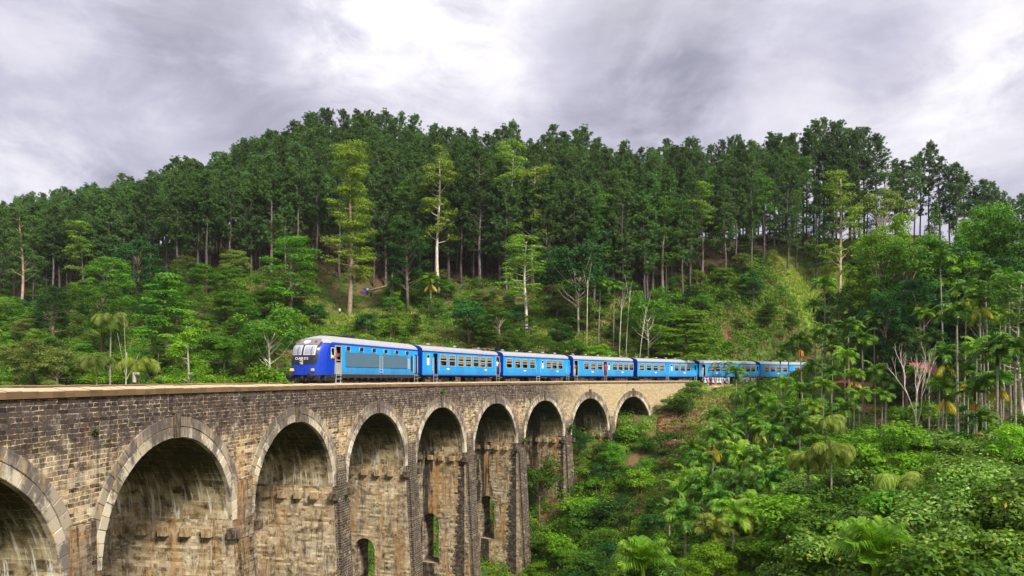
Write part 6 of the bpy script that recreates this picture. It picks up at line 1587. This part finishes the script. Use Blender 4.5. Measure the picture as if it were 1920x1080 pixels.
def off_line(x, y, m=5.2):
    d = np.sqrt((x[:, None] - cpts[None, :, 0]) ** 2 + (y[:, None] - cpts[None, :, 1]) ** 2); j = d.argmin(1); return (d.min(1) > m), cpts[j, 2]
def keep_mask(x, y):
    px = 960 + F * x / y; z = ground(x, y); yy = HZ - z / y * F; ok, s = off_line(x, y, 4.7); ok |= (s < 92) & (s > 44)
    bare = ((px > 600) & (px < 745) & (yy > 520) & (yy < 612) & (rg.uniform(0, 1, len(x)) < .8)) | ((px > 1230) & (px < 1370) & (yy > 735) & (yy < 800) & (y > 88)) & (rg.uniform(0, 1, len(x)) < .85)
    bare |= (meadow(x, y) > .2) & (rg.uniform(0, 1, len(x)) < .96)
    n_side = off_line(x, y, 7.0)[0] | (s < 94)
    return ok & n_side & ~bare, px, yy, z
def f_under(n):
    D = 18 + 190 * rg.uniform(0, 1, n * 2) ** 1.1; px = rg.uniform(-60, 1980, n * 2); q_ = n // 7; px[:q_] = rg.uniform(1200, 1560, q_); D[:q_] = rg.uniform(122, 152, q_); x = (px - 960) / F * D; y = D
    k, px, yy, z = keep_mask(x, y)
    k &= (yy < 1180) & ~((px < 900) & (y < 60)); x, y, px = x[k][:n], y[k][:n], px[k][:n]
    D1 = np.interp(px, bx_, by_); wood = y > D1 + 4
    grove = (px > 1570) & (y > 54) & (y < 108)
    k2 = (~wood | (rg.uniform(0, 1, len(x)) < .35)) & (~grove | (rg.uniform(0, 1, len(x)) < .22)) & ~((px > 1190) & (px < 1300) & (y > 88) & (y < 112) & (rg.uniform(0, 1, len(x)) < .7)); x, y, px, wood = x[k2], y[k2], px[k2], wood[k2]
    r = rg.uniform(.5, 1.25, len(x)) * np.where(wood, .8, 1); c = np.where(y < 100, np.where(y < 60, 130, 90), 52) * r
    t = rg.uniform(-.35, .6, len(x)) - .3 * wood; return x, y, r, c.astype(int), t, 'u'
scatter('undergrowth', 24000, f_under, .24, None)
def f_grass(n):
    px = np.concatenate([rg.uniform(1440, 1800, n // 2), rg.uniform(1000, 1560, n // 4), rg.uniform(560, 800, n // 8), rg.uniform(1290, 1560, n // 8)]); D = np.concatenate([rg.uniform(112, 160, n // 2), rg.uniform(120, 150, n // 4), rg.uniform(88, 140, n // 8), rg.uniform(92, 112, n // 8)])
    x = (px - 960) / F * D; y = D; ok, s = off_line(x, y, 7.5); x, y = x[ok], y[ok]
    return x, y, rg.uniform(.5, .9, len(x)), np.full(len(x), 26), rg.uniform(-.4, .5, len(x)), 'grass'
scatter('grass', 8000, f_grass, .9, None)
def f_dry(n):
    px = np.concatenate([rg.uniform(1235, 1385, n // 2), rg.uniform(1050, 1330, n // 4), rg.uniform(1450, 1560, n // 4)]); D = np.concatenate([rg.uniform(88, 106, n // 2), rg.uniform(128, 142, n // 4), rg.uniform(148, 160, n // 4)])
    x = (px - 960) / F * D; y = D; ok, s = off_line(x, y, 5.0); x, y = x[ok], y[ok]
    return x, y, rg.uniform(.3, .7, len(x)), np.full(len(x), 40), rg.uniform(-.3, .5, len(x)), 'u'
def f_meadow(n):
    k = rg.randint(0, len(_mv), n); a = rg.uniform(0, 6.28, n); r = _mv[k, 2] * 1.15 * np.sqrt(rg.uniform(0, 1, n)); x = _mv[k, 0] + r * np.cos(a); y = _mv[k, 1] + r * np.sin(a)
    return x, y, rg.uniform(.5, .9, n), np.full(n, 26), rg.uniform(-.4, .5, n), 'grass'
scatter('meadow_grass', 4500, f_meadow, .8, None)
scatter('dry_brush', 1300, f_dry, .26, None)

# --- a label of its own for every look-alike: counted from the left within its neighbourhood
ORD = 'leftmost second third fourth fifth sixth seventh eighth ninth tenth eleventh twelfth thirteenth fourteenth fifteenth sixteenth seventeenth eighteenth nineteenth twentieth'.split()
bylab = {}
for o in COL.objects:
    if o.parent is None and o.get('label'): bylab.setdefault(o['label'], []).append(o)
for lab, obs_ in bylab.items():
    if len(obs_) < 2: continue
    obs_.sort(key=lambda o: o.location.x / max(o.location.y, .1))
    for i_, o in enumerate(obs_):
        if i_ < len(ORD): o['label'] = lab + ', ' + (ORD[i_] if i_ == 0 else ORD[i_] + ' from left')

# --- thin damp air over the valley
b = MB(); b.box((0, 150, 47.5), (7200, 7300, 255)); hz = b.mesh('haze', [])
hm = bpy.data.materials.new('thin_haze'); hm.use_nodes = True; q = NT(hm.node_tree)
vo = q.n('VolumePrincipled', {'Color': (.86, .90, 1.0, 1), 'Density': .00009, 'Anisotropy': .2}); q.nt.links.new(vo.outputs[0], q.n('OutputMaterial').inputs['Volume'])
hz.materials.append(hm); tag(link('haze', hz), kind='stuff')
